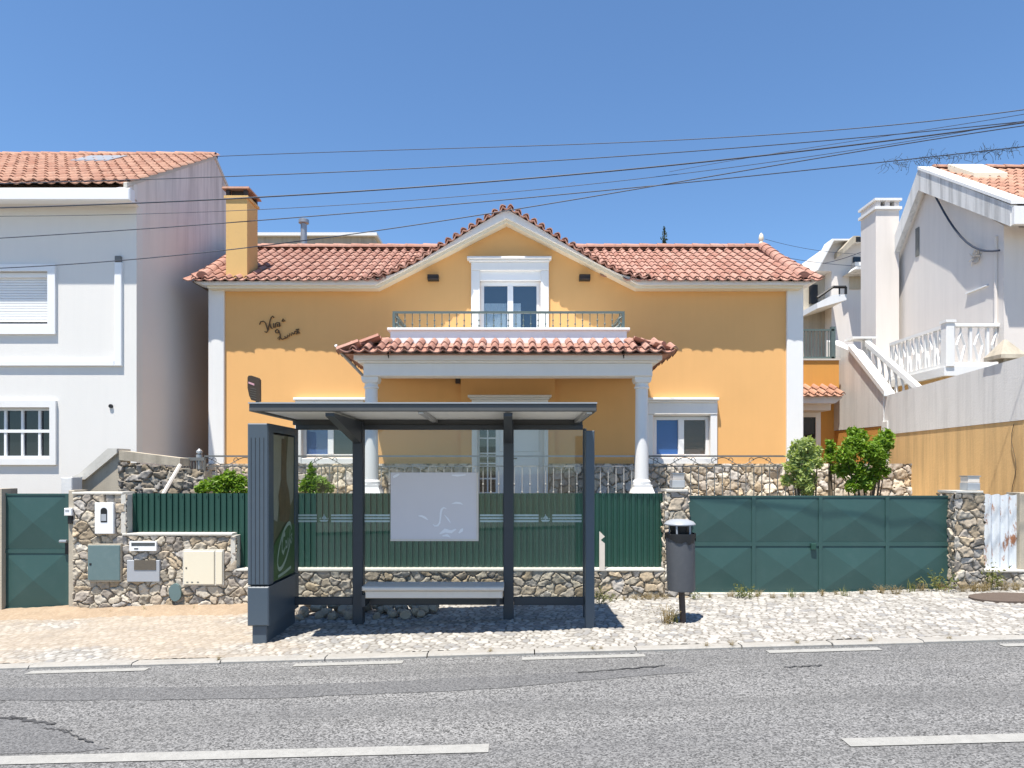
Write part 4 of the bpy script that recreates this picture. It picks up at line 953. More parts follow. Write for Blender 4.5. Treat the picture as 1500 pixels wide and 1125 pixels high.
mb = MB(); mb.bev(-2.6, P1 - .063, PD - .03, PD + .03, Z(885.5, PD), Z(874.5, PD), .006); mb.bev(P1 + .063, P2 - .063, PD - .03, PD + .03, Z(885.5, PD), Z(874.5, PD), .006); mb.bev(P2 + .063, .90, PD - .03, PD + .03, Z(886, PD), Z(874.5, PD), .006); part('bottom_rail', sh, mb, M['shelter_dk'])
for a, b in ((-2.6, P1 - .064), (P1 + .064, P2 - .064), (P2 + .064, .86)):
    mb = MB(); mb.box(a, b, PD - .005, PD + .005, Z(874, PD), ZR - .106); part('glass_pane', sh, mb, M['glass'])
mb = MB(); mb.bev(.852, .892, PD - .03, PD + .03, gz(.9) - .02, ZR - .09, .006); part('end_post', sh, mb, M['shelter_dk'])
mb = MB(); mb.bev(.815, .915, 7.56, 7.66, gz(.9) - .05, Z(631, 7.6), .008); part('front_post', sh, mb, M['shelter'])
mb = MB(); mb.box(.862, .872, 7.662, PD - .031, .28, 2.2); part('side_glass', sh, mb, M['glass'])
# frosted stripes and the small ship emblem on the glass
yg = PD - .009
for segs in ((437, 464), (485, 517.5), (534, 571), (703, 737.5), (753, 789), (809, 852)):
    mb = MB()
    for yy in (753.5, 757.8, 762.2): mb.box(X(segs[0], yg), X(segs[1], yg), yg, yg + .002, Z(yy + 2.6, yg), Z(yy, yg))
    part('frosted_stripe', sh, mb, M['stripe'])
for c in (474.5, 799):
    mb = MB(); q = lambda pts: mb.prism([(X(c + a, yg), Z(760 + b, yg)) for a, b in pts], yg, yg + .002)
    q([(-7, 1.5), (7, 1.5), (4.5, 4.2), (-4.5, 4.2)]); q([(-.5, -6.5), (.5, -6.5), (.5, 1.2), (-.5, 1.2)]); q([(.9, -5), (4.8, -.2), (.9, .6)]); q([(-.9, -4), (-4, -.4), (-.9, .2)]); q([(-7, 0), (-5, -2.2), (-4.6, -.2)]); q([(5.2, -.2), (6.8, -1.8), (6.6, .4)])
    part('ship_emblem', sh, mb, M['stripe'])
# notice board
bD_ = PD - .03
bd = MB(); bd.bev(X(572, bD_), X(701, bD_), bD_, bD_ + .018, Z(792.5, bD_), Z(692, bD_), .003); board = part('notice_board', sh, bd, M['board'])
mb = MB(); mb.box(X(572, bD_), X(701, bD_), bD_ - .006, bD_ - .001, Z(792.5, bD_), Z(789.5, bD_)); mb.box(X(698, bD_), X(701, bD_), bD_ - .006, bD_ - .001, Z(789.3, bD_), Z(692, bD_)); part('board_frame', board, mb, M['seat'])
mb = MB(); to3 = lambda a, b: (X(a, bD_), bD_ - .0025, Z(b, bD_)); sw = lambda pts, wd: part('scuff_mark', board, MB().ribbon(pts, [1.5 * k_ for k_ in wd], to3), M['chalk'])
sw([(634, 768), (637, 770.5), (641, 770), (644, 766), (645, 760), (645.5, 752), (647, 746), (650, 743.5), (654, 745)], [.6, 1.2, 1.6, 1.6, 1.5, 1.8, 2, 1.6, .6])
sw([(613, 755.5), (618, 756), (623, 758.5), (627, 761.5)], [.8, 1.8, 2, .6]); sw([(662, 738), (668, 736.3), (674, 737), (678, 739)], [.6, 2, 1.8, .5]); sw([(576, 699), (580, 697), (585, 694.5)], [2, 2.5, 1.5]); sw([(662, 696), (670, 696.6), (682, 695.6)], [1, 2, .8])
sw([(651, 754), (656, 760), (660, 766)], [.5, 1.6, .5]); sw([(644, 782), (652, 777), (661, 779), (668, 775)], [1, 4, 3, 1]); sw([(672, 781), (676, 777), (678, 774)], [1, 3, 1]); sw([(648, 785), (655, 784), (660, 787)], [1, 2.5, .6])
# bench
be = MB(); be.bev(X(530, 7.75), X(738, 7.75), 7.74, 8.1, Z(865.5, 7.75), Z(859.5, 7.75), .012); part('bench_seat', sh, be, M['seat'])
be = MB(); be.bev(X(535, 7.78), X(736, 7.78), 7.78, 8.06, Z(876.5, 7.78), Z(865.7, 7.78), .008); part('bench_apron', sh, be, M['seat'])
for xx in (P1 + .1, P2 - .14): be = MB(); be.box(xx, xx + .04, 7.9, 8.14, .20, .335); part('bench_bracket', sh, be, M['shelter_dk'])
# advertising panel at the left end
q0, q1, y0, y1 = -2.83, -2.605, 7.3, 8.32; zg = gz(-2.7)
mb = MB(); mb.bev(q0, q1, y0, y0 + .16, Z(857.5, 7.3), Z(620, 7.3), .012); mb.bev(q0, q1, y1 - .12, y1, Z(857.5, 7.3), Z(620, 7.3), .01)
mb.box(q0, q1, y0 + .16, y1 - .12, Z(632, 7.3) , Z(620, 7.3)); part('panel_case', sh, mb, M['shelter'])
for xx in (-2.79, -2.745, -2.70, -2.655):
    mb = MB(); mb.box(xx - .003, xx + .003, y0 - .004, y0 + .002, Z(857, 7.3), Z(641, 7.3)); part('groove', sh, mb, M['shelter_dk'])
mb = MB(); mb.bev(q0 - .0, q1 + .005, y0 - .005, y1 + .003, Z(917, 7.3), Z(859.5, 7.3), .012); mb.bev(q0 + .04, q1 - .03, y0 + .03, y1 - .03, zg - .05, Z(917, 7.3) - .001, .008); part('panel_base', sh, mb, M['shelter'])
mb = MB(); mb.box(q0 + .02, q1 - .02, y0 + .16, y1 - .12, .55, 2.18); part('panel_core', sh, mb, M['shelter_dk'])
# poster: sheet on the side that faces the bench
xp = q1 - .014; pa, pb = y0 + .165, y1 - .125; za, zb_ = .56, 2.17
def pm(a, b): return (pa + (pb - pa) * a, za + (zb_ - za) * b)
M['poster_glass'] = glass_mat('poster_glass', (.92, .94, .93, 1), 1.10)
M['p_olive'] = paint('poster_olive', (.15, .14, .08, 1), .5, .35, 5, 0); M['p_cream'] = paint('poster_cream', (.36, .34, .27, 1), .5, .2, 6, 0)
M['p_brown'] = paint('poster_brown', (.17, .115, .06, 1), .5, .5, 9, 0, streak=.6, streakc=(.34, .24, .11, 1)); M['p_green'] = paint('poster_green', (.075, .14, .05, 1), .5, .25, 5, 0); M['p_white'] = paint('poster_white', (.42, .50, .42, 1), .5, .1, 8, 0)
def sheet(name, polys, dx, mat, parent):
    mb = MB()
    for P in polys:
        tri = tessellate_polygon([[Vector((*pm(*p), 0)) for p in P]]); mb.add([(xp + dx, *pm(*p)) for p in P], [tuple(t_) for t_ in tri])
    return part(name, parent, mb, mat)
po = sheet('poster', [[(0, 0), (1, 0), (1, 1), (0, 1)]], 0, M['p_olive'], sh)
sheet('pale_glassware', [[(.05, .42), (.2, .40), (.34, .62), (.42, .72), (.52, 1), (.02, 1), (.02, .6)], [(.62, .42), (.95, .55), (.98, 1), (.70, 1), (.60, .76)]], .003, M['p_cream'], po)
sheet('brown_bottle', [[(.32, .40), (.70, .38), (.82, .48), (.74, .6), (.62, .68), (.58, .98), (.38, .98), (.36, .70), (.24, .58)]], .006, M['p_brown'], po)
sheet('green_field', [[(0, .0), (1, .0), (1, .36), (.8, .36), (.5, .36), (.25, .30), (0, .24)]], .009, M['p_green'], po)
mb = MB(); to3p = lambda a, b: (xp + .012, *pm(a, b))
el_ = [(.50 + .30 * math.cos(t_) * 1.0 + .12 * math.sin(t_), .22 + .145 * math.sin(t_) + .05 * math.cos(t_)) for t_ in np.linspace(.4, 2 * math.pi - .1, 26)]; mb.ribbon(el_, .028, to3p)
mb.ribbon([(.52, .30), (.44, .30), (.38, .25), (.38, .19), (.44, .17), (.50, .20)], .03, to3p); mb.ribbon([(.60, .24), (.54, .25), (.54, .20), (.6, .21), (.61, .26), (.62, .20)], .022, to3p)
mb.ribbon([(.66, .27), (.66, .21), (.72, .26)], .022, to3p); mb.ribbon([(.76, .33), (.74, .22), (.8, .24)], .022, to3p); mb.ribbon([(.86, .29), (.80, .28), (.86, .25), (.82, .22)], .022, to3p); mb.ribbon([(.2, .02), (.5, .03), (.8, .05)], .02, to3p)
part('poster_script', po, mb, M['p_white'])
mb = MB(); mb.box(q1 - .0005, q1 + .002, pa, pb, za, zb_); part('poster_glass', sh, mb, M['poster_glass'])
# stop flag above the roof
sD = 7.0; mb = MB()
pts = [(362.5, 553), (364, 550.2), (368, 550), (378, 553.2), (380, 556), (380.2, 588), (376, 588), (368, 586), (365, 580), (362.5, 568)]
mb.prism([(X(a, sD), Z(b, sD)) for a, b in pts], sD, sD + .05); fl = part('stop_flag', sh, mb, M['brown'])
mb = MB(); mb.prism([(X(a, sD), Z(b, sD)) for a, b in ((364, 559), (372.5, 562), (372.5, 565), (364, 561.6))], sD - .003, sD - .0005); part('flag_band', fl, mb, M['pinkish'])
mb = MB()
for i in range(5): mb.prism([(X(a, sD), Z(b + i * 3.4, sD)) for a, b in ((366.5, 568), (375.5, 570), (375.5, 570.8), (366.5, 568.8))], sD - .003, sD - .0005)
part('flag_lines', fl, mb, M['slot'])
mb = MB(); mb.box(X(374, sD), X(378, sD), sD + .01, sD + .045, ZR + .04, Z(587, sD)); part('flag_stem', sh, mb, M['shelter_dk'])

# ================================================================== LITTER BIN
bx, by = 1.93, 7.74; bzg = gz(bx)
bn = thing('litter_bin', 'grey cylindrical litter bin with a pale domed lid on a brown pole', 'litter bin', (bx, by, bzg))
tl = lambda z_: -.012 * (z_) * 1.0
def blathe(prof, n=28):
    mb = MB(); mb.sm = True; mb.lathe(prof, (bx - .01, by, 0), n)
    mb.v = [(v_[0] - .022 * (v_[2] - .4), v_[1], v_[2]) for v_ in mb.v]; return mb
mb = MB(); mb.sm = True; mb.tube([(bx + .01, by, bzg - .03), (bx - .01, by, .45)], .036, 12); part('pole', bn, mb, M['rust_pole'])
part('body', bn, blathe([(.10, .415), (.150, .42), (.155, .44), (.163, 1.02), (.166, 1.06), (.160, 1.062), (.155, 1.0), (.12, .9)]), M['bin'])
part('lid', bn, blathe([(.150, 1.165), (.172, 1.16), (.174, 1.172), (.15, 1.20), (.09, 1.222), (.0, 1.228)]), M['bin_lid'])
mb = MB(); mb.sm = True
for a_ in (-2.0, -.9, .6, 2.2): mb.tube([(bx - .03 + .145 * math.cos(a_), by + .145 * math.sin(a_), 1.04), (bx - .035 + .145 * math.cos(a_), by + .145 * math.sin(a_), 1.17)], .011, 6)
part('lid_support', bn, mb, M['bin_lid'])
part('liner', bn, blathe([(.10, 1.06), (.115, 1.16)]), M['black'])
mb = MB(); mb.sm = True; n = 40; pr = []
for i in range(n):
    a_ = 2 * math.pi * i / n; dr = .05 + .03 * math.sin(3 * a_ + 1) + (.06 if -1.3 < ((a_ + math.pi) % (2 * math.pi) - math.pi) < -.7 else 0) + random.uniform(0, .012)
    for (r_, z_) in ((.158, 1.058), (.172, 1.068), (.174, 1.05), (.172 + .004 * math.sin(9 * a_), 1.05 - dr)): pr.append((bx - .022 + r_ * math.cos(a_), by + r_ * math.sin(a_), z_))
mb.add(pr, [(4 * i + k, 4 * ((i + 1) % n) + k, 4 * ((i + 1) % n) + k + 1, 4 * i + k + 1) for i in range(n) for k in range(3)]); part('bin_bag', bn, mb, M['black'])

# manhole cover at the right
mb = MB(); c = (X(1478, 8.55), 8.55); mb.v = []; n = 40
mb.add([(c[0] + .47 * math.cos(2 * math.pi * i / n), c[1] + .30 * math.sin(2 * math.pi * i / n), gz(c[0] + .47 * math.cos(2 * math.pi * i / n)) + .022) for i in range(n)] + [(c[0] + .47 * math.cos(2 * math.pi * i / n), c[1] + .30 * math.sin(2 * math.pi * i / n), gz(c[0]) - .02) for i in range(n)], [tuple(range(n))] + [(i, (i + 1) % n, n + (i + 1) % n, n + i) for i in range(n)])
single('manhole_cover', mb, M['manhole'], 'rusty brown manhole cover set in the cobbles at the right edge', 'manhole cover')

# loose rocks behind the shelter
import bmesh
def rock_mesh(seed):
    rr = random.Random(seed); bm = bmesh.new(); bmesh.ops.create_icosphere(bm, subdivisions=2, radius=1)
    ax = [Vector((rr.uniform(-1, 1), rr.uniform(-1, 1), rr.uniform(-1, 1))).normalized() for _ in range(9)]; cut = [rr.uniform(.55, .9) for _ in ax]
    for v_ in bm.verts:
        for a_, c_ in zip(ax, cut):
            d_ = v_.co.dot(a_)
            if d_ > c_: v_.co -= a_ * (d_ - c_)
        v_.co *= 1 + rr.uniform(-.03, .03)
    me = bpy.data.meshes.new('rock'); bm.to_mesh(me); bm.free(); me.materials.append(M['rock']); return me
RM = [rock_mesh(i) for i in range(9)]
rk = random.Random(5)
spots = []
for i in range(30):
    q = rk.uniform(438, 522); spots.append((q, rk.uniform(8.42, 9.0), rk.uniform(.055, .10)))
for i in range(34):
    q = rk.uniform(533, 638); spots.append((q, rk.uniform(8.40, 8.95), rk.uniform(.045, .085)))
for i, (q, D_, s_) in enumerate(sorted(spots, key=lambda t_: -t_[1])):
    o = bpy.data.objects.new('rock', RM[i % 9]); COL.objects.link(o)
    pile = .16 * max(0, (D_ - 8.45) / .5) * (1 - .5 * (q > 533)) * rk.random()
    o.location = (X(q, D_), D_, gz(X(q, D_)) + s_ * .55 + pile); o.scale = (s_ * 1.15, s_, s_ * rk.uniform(.7, 1)); o.rotation_euler = (rk.uniform(-.5, .5), rk.uniform(-.5, .5), rk.uniform(0, 6))
    tag(o, 'rough tan rock lying in the loose heap behind the bus shelter', 'rock', 'loose rocks heaped behind the bus shelter')

# ================================================================== LEFT WHITE HOUSE
XL = -6.71; DL = 12.2
wh = thing('white_house', 'white two storey house with a tiled roof and shuttered window at the left edge', 'house', (-10, DL, .25))
lx = lambda q: X(q, DL); lz = lambda q: Z(q, DL)
upw = [(lx(-90), lz(478)), (lx(72), lz(478)), (lx(72), lz(398)), (lx(-90), lz(398))]; low_ = [(lx(-75), lz(672)), (lx(75), lz(672)), (lx(75), lz(597)), (lx(-75), lz(597))]
mb = MB(); mb.prism([(-16, .2), (XL, .2), (XL, 6.53), (-16, 6.53)], DL, DL + .2, [upw, low_]); part('front_wall', wh, mb, M['whitehouse'])
RD, RZ = 15.4, 8.86; eZ = Z(269, 11.86)
mb = MB(); mb.xprism([(DL + .2, .2), (18.6, .2), (18.6, 7.0), (RD, RZ - .02), (DL + .2, eZ + .54 * .593 - .04), (11.9, eZ - .06), (11.9, eZ - .22), (DL - .01, 6.532), (DL + .2, 6.532)], XL - .2, XL); part('side_wall', wh, mb, M['whiteside'])
mb = MB(); mb.box(-16, XL - .2, 18.4, 18.6, .2, 7.0); mb.box(-16, XL - .25, DL + .6, DL + .65, .3, 6.4); part('back_wall', wh, mb, M['room'])
rt = MB(); eD, eZ = 11.86, Z(269, 11.86); sl = math.atan2(RZ - eZ, RD - eD); V_ = Vector((0, math.cos(sl), math.sin(sl))); N_ = Vector((0, -math.sin(sl), math.cos(sl))); Ls = math.hypot(RD - eD, RZ - eZ)
rt.tiles((-13.6, eD + .06, eZ + .05), (1, 0, 0), V_, N_, 34, 12, (XL + 13.6) / 34, Ls / 11.8, .036, .03)
part('roof', wh, rt, M['tile_old'])
mb = MB(); mb.add([(-16, eD + .1, eZ - .08), (XL - .01, eD + .1, eZ - .08), (XL - .01, RD, RZ - .08), (-16, RD, RZ - .08), (-16, 19, 6.75), (XL - .01, 19, 6.75)], [(0, 1, 2, 3), (3, 2, 5, 4)]); part('roof_deck', wh, mb, M['concrete'])
rg = MB(); ridge(rg, (-13.6, RD, RZ + .0), (XL, RD, RZ), .42, .10); part('ridge_tiles', wh, rg, M['tile_old'])
mb = MB(); hw = .05; mb.xprism([(eD, eZ - .06), (eD, eZ + .02), (RD, RZ + .05), (RD, RZ - .04)], XL - .04, XL + .02); mb.xprism([(RD, RZ - .04), (RD, RZ + .05), (18.7, 7.05), (18.7, 6.95)], XL - .04, XL + .02); part('verge_mortar', wh, mb, M['cap'])
kD = 14.6; zz = eZ + (kD - eD) * math.tan(sl); mb = MB(); c = X(146, kD)
mb.add([(c - .40, kD - .35, zz - .12), (c + .40, kD - .35, zz - .12), (c + .40, kD + .35, zz + .30), (c - .40, kD + .35, zz + .30), (c - .40, kD - .35, zz - .30), (c + .40, kD - .35, zz - .30), (c + .40, kD + .35, zz + .1), (c - .40, kD + .35, zz + .1)], [(0, 1, 2, 3), (0, 1, 5, 4), (1, 2, 6, 5), (2, 3, 7, 6), (3, 0, 4, 7)]); part('skylight', wh, mb, M['zinc'])
mb = MB(); gD = 11.79; mb.bev(-13.6, X(190, gD), gD, gD + .16, Z(293, gD), Z(274.5, gD), .02); part('gutter', wh, mb, M['white_clean'])
mb = MB(); mb.box(-13.6, X(186, gD), gD + .16, DL - .001, Z(294, gD) + .05, Z(290, gD) + .05); mb.box(X(189, DL - .12), X(196, DL - .12), DL - .12, DL - .001, Z(294, DL), Z(272, DL)); part('eave_soffit', wh, mb, M['whitehouse'])
mb = MB(); mb.box(-13.6, X(200, DL), DL - .03, DL - .001, Z(297, DL), Z(291, DL)); part('eave_band', wh, mb, M['cream'])
def ring_frame(parent, o, i, D, out_, mat, name):
    mb = MB(); mb.prism([(lx(o[0]), lz(o[3])), (lx(o[1]), lz(o[3])), (lx(o[1]), lz(o[2])), (lx(o[0]), lz(o[2]))], D - out_, D + .05, [[(lx(i[0]), lz(i[3])), (lx(i[1]), lz(i[3])), (lx(i[1]), lz(i[2])), (lx(i[0]), lz(i[2]))]]); return part(name, parent, mb, M[mat])
w1 = ring_frame(wh, (-102, 83, 388, 490), (-90, 72, 398, 478), DL, .05, 'white_clean', 'shuttered_window')
mb = MB(); zz = lz(470)
while zz < lz(406): mb.bev(lx(-88), lx(71), DL + .085, DL + .1, zz, zz + .043, .008); zz += .047
part('shutter', w1, mb, M['white_clean'])
mb = MB(); mb.box(lx(-90), lx(72), DL + .03, DL + .08, lz(405.5), lz(398)); part('shutter_box', w1, mb, M['white_clean'])
mb = MB(); mb.box(lx(-90), lx(72), DL + .04, DL + .12, lz(478), lz(473.5)); part('sash_bottom', w1, mb, M['white_clean'])
mb = MB(); mb.box(lx(-90), lx(72), DL + .13, DL + .14, lz(478), lz(405)); part('pane', w1, mb, M['pane'])
w2 = ring_frame(wh, (-86, 84, 587, 681), (-75, 75, 597, 672), DL, .05, 'white', 'grid_window')
mb = MB(); mb.box(lx(-75), lx(75), DL + .11, DL + .12, lz(672), lz(597)); part('pane', w2, mb, M['pane'])
mb = MB(); mb.box(lx(-75), lx(75), DL + .06, DL + .109, lz(633.5), lz(629)); mb.box(lx(-75), lx(75), DL + .06, DL + .109, lz(672), lz(667.5)); mb.box(lx(-75), lx(75), DL + .06, DL + .109, lz(601), lz(597)); mb.box(lx(73), lx(75), DL + .06, DL + .109, lz(667.4), lz(601.1))
part('sash_frame', w2, mb, M['white_clean'])
for q in (-47, -22, 3.5, 28.5, 53.8):
    mb = MB(); mb.box(lx(q - 1.8), lx(q + 1.8), DL + .07, DL + .106, lz(667.4), lz(633.6)); mb.box(lx(q - 1.8), lx(q + 1.8), DL + .07, DL + .106, lz(628.9), lz(601.1)); part('glazing_bar', w2, mb, M['white_clean'])
mb = MB(); mb.bev(lx(169.5), lx(180), DL - .05, DL, lz(536.5), lz(385), .008); mb.bev(-13.6, lx(169.4), DL - .05, DL, lz(536.5), lz(528.5), .008); part('trim_strip', wh, mb, M['white_clean'])
mb = MB(); mb.bev(lx(170.5), lx(179), DL - .06, DL, lz(384.8), lz(376), .008); part('trim_cap', wh, mb, M['iron'])
mb = MB(); mb.sm = True; mb.tube([(lx(163), DL - .03, lz(595)), (lx(163), DL + .02, lz(595))], .035, 12); part('vent_hole', wh, mb, M['black'])

# concrete and stone wall between the two houses
cD_ = 11.0; c_x = lambda q: X(q, cD_); c_z = lambda q: Z(q, cD_)
gw = thing('garden_wall', 'stone wall with weathered concrete coping sloping up between the white and yellow houses', 'wall', (c_x(190), cD_, .25))
mb = MB(); mb.prism([(c_x(112), .3), (c_x(176), .3), (c_x(176), c_z(660)), (c_x(130), c_z(699)), (c_x(112), c_z(702))], cD_, cD_ + .3); part('stair_side', gw, mb, M['concrete'])
mb = MB(); mb.prism([(c_x(108), c_z(705)), (c_x(128), c_z(702)), (c_x(174), c_z(664)), (c_x(174), c_z(657)), (c_x(161), c_z(657)), (c_x(120), c_z(693)), (c_x(106), c_z(700))], cD_ - .06, cD_ + .34); part('sloping_coping', gw, mb, M['cap'])
mb = MB(); mb.prism([(c_x(176), c_z(674)), (c_x(265), c_z(683)), (c_x(265), c_z(671)), (c_x(176), c_z(660))], cD_ - .03, cD_ + .3); part('concrete_band', gw, mb, M['concrete'])
mb = MB(); rubble(mb, (c_x(176), cD_, .3), (1, 0, 0), (0, 0, 1), (0, -1, 0), c_x(300) - c_x(176), 1.68, .15, .13, .05, .02, inside=lambda u_, v_: v_ < (c_z(676) - .3) - .1 * u_, seed=22, tone=.7); part('stonework', gw, mb, M['stone'])
mb = MB(); mb.box(c_x(176) + .002, c_x(300), cD_ + .01, cD_ + .28, .3, c_z(690)); part('core', gw, mb, M['concrete'])
mb = MB(); mb.bev(c_x(110), c_x(126), cD_ - .35, cD_ - .1, .3, c_z(699), .01); part('end_block', gw, mb, M['retain'])
mb = MB(); mb.tube([(X(264, 10.7), 10.7, Z(681, 10.7)), (X(239, 10.3), 10.3, Z(724, 10.3))], .03, 6); single('stair_handrail', mb, M['seat'], 'pale sloping handrail in front of the stone garden wall left of the terrace', 'handrail')
lr = thing('side_railing', 'dark iron gate and pale post at the left end of the terrace', 'railing', (X(285, 11.3), 11.3, 1.0))
mb = MB(); mb.box(X(264, 11.3), X(300, 11.3), 11.28, 11.31, Z(672, 11.3) - .03, Z(670, 11.3)); part('top_rail', lr, mb, M['iron'])
me = baluster('baluster', None, Z(672, 11.3) - .03 - 1.0, M['iron'], (.4,))
for i in range(8): put(me, 'baluster', lr, (X(266 + i * 4.6, 11.3), 11.295, 1.0))
mb = MB(); mb.sm = True; mb.tube([(X(292, 11.35), 11.35, .9), (X(292, 11.35), 11.35, Z(666, 11.35))], .05, 12); mb.lathe([(.02, 0), (.05, .03), (.05, .06), (.01, .10)], (X(292, 11.35), 11.35, Z(666, 11.35)), 12); part('post', lr, mb, M['zinc'])

# ================================================================== RIGHT SIDE: retaining wall, stairs, house, far buildings
XW = 7.8
rw = thing('retaining_wall', 'tall retaining wall, grey render above and faded yellow render below, running back on the right', 'wall', (XW, 11, .3))
def zg_top(y): return 3.34 + (14.3 - y) * .045
mb = MB(); mb.xprism([(8.6, 2.56), (14.3, 2.53), (14.3, 3.34), (8.6, zg_top(8.6))], XW, XW + .3); part('grey_band', rw, mb, M['retain'])
mb = MB(); mb.xprism([(9.6, .2), (14.3, .2), (14.3, 2.528), (9.6, 2.55)], XW + .012, XW + .3); part('yellow_base', rw, mb, M['retain_y'])
mb = MB(); mb.xprism([(14.302, 2.72), (16.9, 2.75), (16.9, 5.0), (15.7, 4.53), (14.302, 3.34)], XW - .02, XW + .28); mb.box(XW - .03, XW + .28, 14.15, 14.36, .2, 2.8); part('stair_flank', rw, mb, M['retain'])
mb = MB(); mb.xprism([(14.37, .2), (17.5, .2), (17.5, 2.745), (14.37, 2.715)], XW - .008, XW + .28); part('yellow_flank', rw, mb, M['orange'])
mb = MB(); mb.xprism([(14.2, 3.33), (15.72, 4.56), (15.72, 4.68), (14.2, 3.44)], XW - .06, XW + .08); part('stair_coping', rw, mb, M['white'])
mb = MB(); mb.tube([(XW - .008, 10.6 + .05 * math.sin(i), 2.5 - i * .14) for i in range(14)], .006, 4); part('crack', rw, mb, M['bark'])
mb = MB(); pD_ = 11.03; pxc = X(1474, pD_); zb = zg_top(pD_) - .02
mb.lathe([(.06, 0), (.06, .10)], (XW + .16, pD_, zb), sq=True); mb.lathe([(.20, .10), (.20, .16), (.02, .42)], (XW + .16, pD_, zb), sq=True)
single('wall_cap_stone', mb, M['concrete'], 'grey pyramid shaped concrete cap standing on the grey retaining wall', 'cap stone')

rh = thing('gabled_house', 'pale rendered house with a steep overhanging gable, chimney and white balustrade on the right', 'house', (11, 15, 2.4))
XF = 9.75; XR = 9.98
pn, pp_, pf = (13.36, 6.98), (16.39, 9.01), (17.63, 7.5)
zn = lambda y: pn[1] + (pp_[1] - pn[1]) * (y - pn[0]) / (pp_[0] - pn[0])
mb = MB(); mb.xprism([(13.85, 2.4), (18.2, 2.4), (18.2, 6.9), (16.39, 8.6), (13.85, 6.75)], XR, XR + .3); part('gable_wall', rh, mb, M['greyhouse'])
mb = MB(); mb.box(XR + .3, 18, 13.85, 14.1, 2.4, 6.7); mb.box(XR + .3, 18, 19, 19.2, 2.4, 6.9); part('front_wall', rh, mb, M['greyhouse'])
mb = MB(); mb.xprism([(pn[0], pn[1] - .42), (pn[0], pn[1]), (pp_[0], pp_[1]), (pp_[0], pp_[1] - .50)], XF, XF + .14); part('gable_fascia', rh, mb, M['fascia_old'])
mb = MB(); mb.xprism([(pp_[0] + .001, pp_[1] - .50), (pp_[0] + .001, pp_[1]), (pf[0], pf[1]), (pf[0], pf[1] - .42)], XF, XF + .14); part('gable_fascia', rh, mb, M['fascia_old'])
mb = MB(); mb.xprism([(pn[0] + .01, pn[1] - .36), (pp_[0], pp_[1] - .38), (pf[0] - .01, pf[1] - .36), (pf[0] - .01, pf[1] - .2), (pp_[0], pp_[1] - .2), (pn[0] + .01, pn[1] - .2)], XF + .141, 17); part('roof_slab', rh, mb, M['greyhouse'])
mb = MB(); mb.box(XF + .02, 17, pn[0] - .08, pn[0] + .02, pn[1] - .40, pn[1] - .05); part('eave_gutter', rh, mb, M['white'])
sl = math.atan2(pp_[1] - pn[1], pp_[0] - pn[0]); Ls = math.hypot(pp_[1] - pn[1], pp_[0] - pn[0])
rt = MB(); rt.tiles((XF + .30, pn[0] - .05, pn[1] - .05), (1, 0, 0), (0, math.cos(sl), math.sin(sl)), (0, -math.sin(sl), math.cos(sl)), 30, 11, .2, Ls / 10.9, .036, .03); part('roof', rh, rt, M['tile_old'])
mb = MB(); mb.xprism([(pn[0] - .05, pn[1] + .0), (pn[0] - .05, pn[1] + .07), (pp_[0], pp_[1] + .07), (pp_[0], pp_[1] + .001)], XF - .02, XF + .34); part('verge_mortar', rh, mb, M['white'])
rg = MB(); ridge(rg, (XF + .35, pp_[0], pp_[1] + .02), (16, pp_[0], pp_[1] + .02), .42, .09); part('ridge_tiles', rh, rg, M['tile_old'])
sD = 15.85; zz = zn(sD); mb = MB(); c0, c1 = X(1412, sD), X(1460, sD)
mb.add([(c0, sD - .35, zn(sD - .35) + .13), (c1, sD - .35, zn(sD - .35) + .13), (c1 - .1, sD + .35, zn(sD + .35) + .17), (c0 - .15, sD + .35, zn(sD + .35) + .17), (c0, sD - .35, zn(sD - .35) - .1), (c1, sD - .35, zn(sD - .35) - .1), (c1 - .1, sD + .35, zn(sD + .35) - .1), (c0 - .15, sD + .35, zn(sD + .35) - .1)], [(0, 1, 2, 3), (0, 1, 5, 4), (1, 2, 6, 5), (2, 3, 7, 6), (3, 0, 4, 7)]); part('skylight', rh, mb, M['cream'])
mb = MB(); mb.box(XR - .02, XR, 16.72, 16.86, 7.05, 7.75); part('slit_window', rh, mb, M['iron'])
mb = MB(); mb.box(XR - .05, XR - .001, 14.3, 14.95, 6.0 - .35, 6.0 - .33); part('wall_bracket', rh, mb, M['white_clean'])
mb = MB(); mb.sm = True
for i in range(9): mb.tube([(XR - .02 - random.random() * .06, 14.45 + random.random() * .4, 6.2 + random.random() * .3) for _ in range(4)], .012, 4)
part('wire_bundle', rh, mb, M['seat'])
mb = MB(); mb.sm = True; mb.tube([(XR - .02, 14.05, 2.5), (XR - .02, 14.05, 6.6)], .035, 8); part('downpipe', rh, mb, M['greyhouse'])
mb = MB(); mb.sm = True; mb.tube([(XF + .1, 16.0 - 2.2 * t_, 8.35 - 1.95 * t_ - .55 * math.sin(math.pi * t_ * .9)) for t_ in np.linspace(0, 1, 12)], .022, 6); part('hanging_cable', rh, mb, M['wire'])
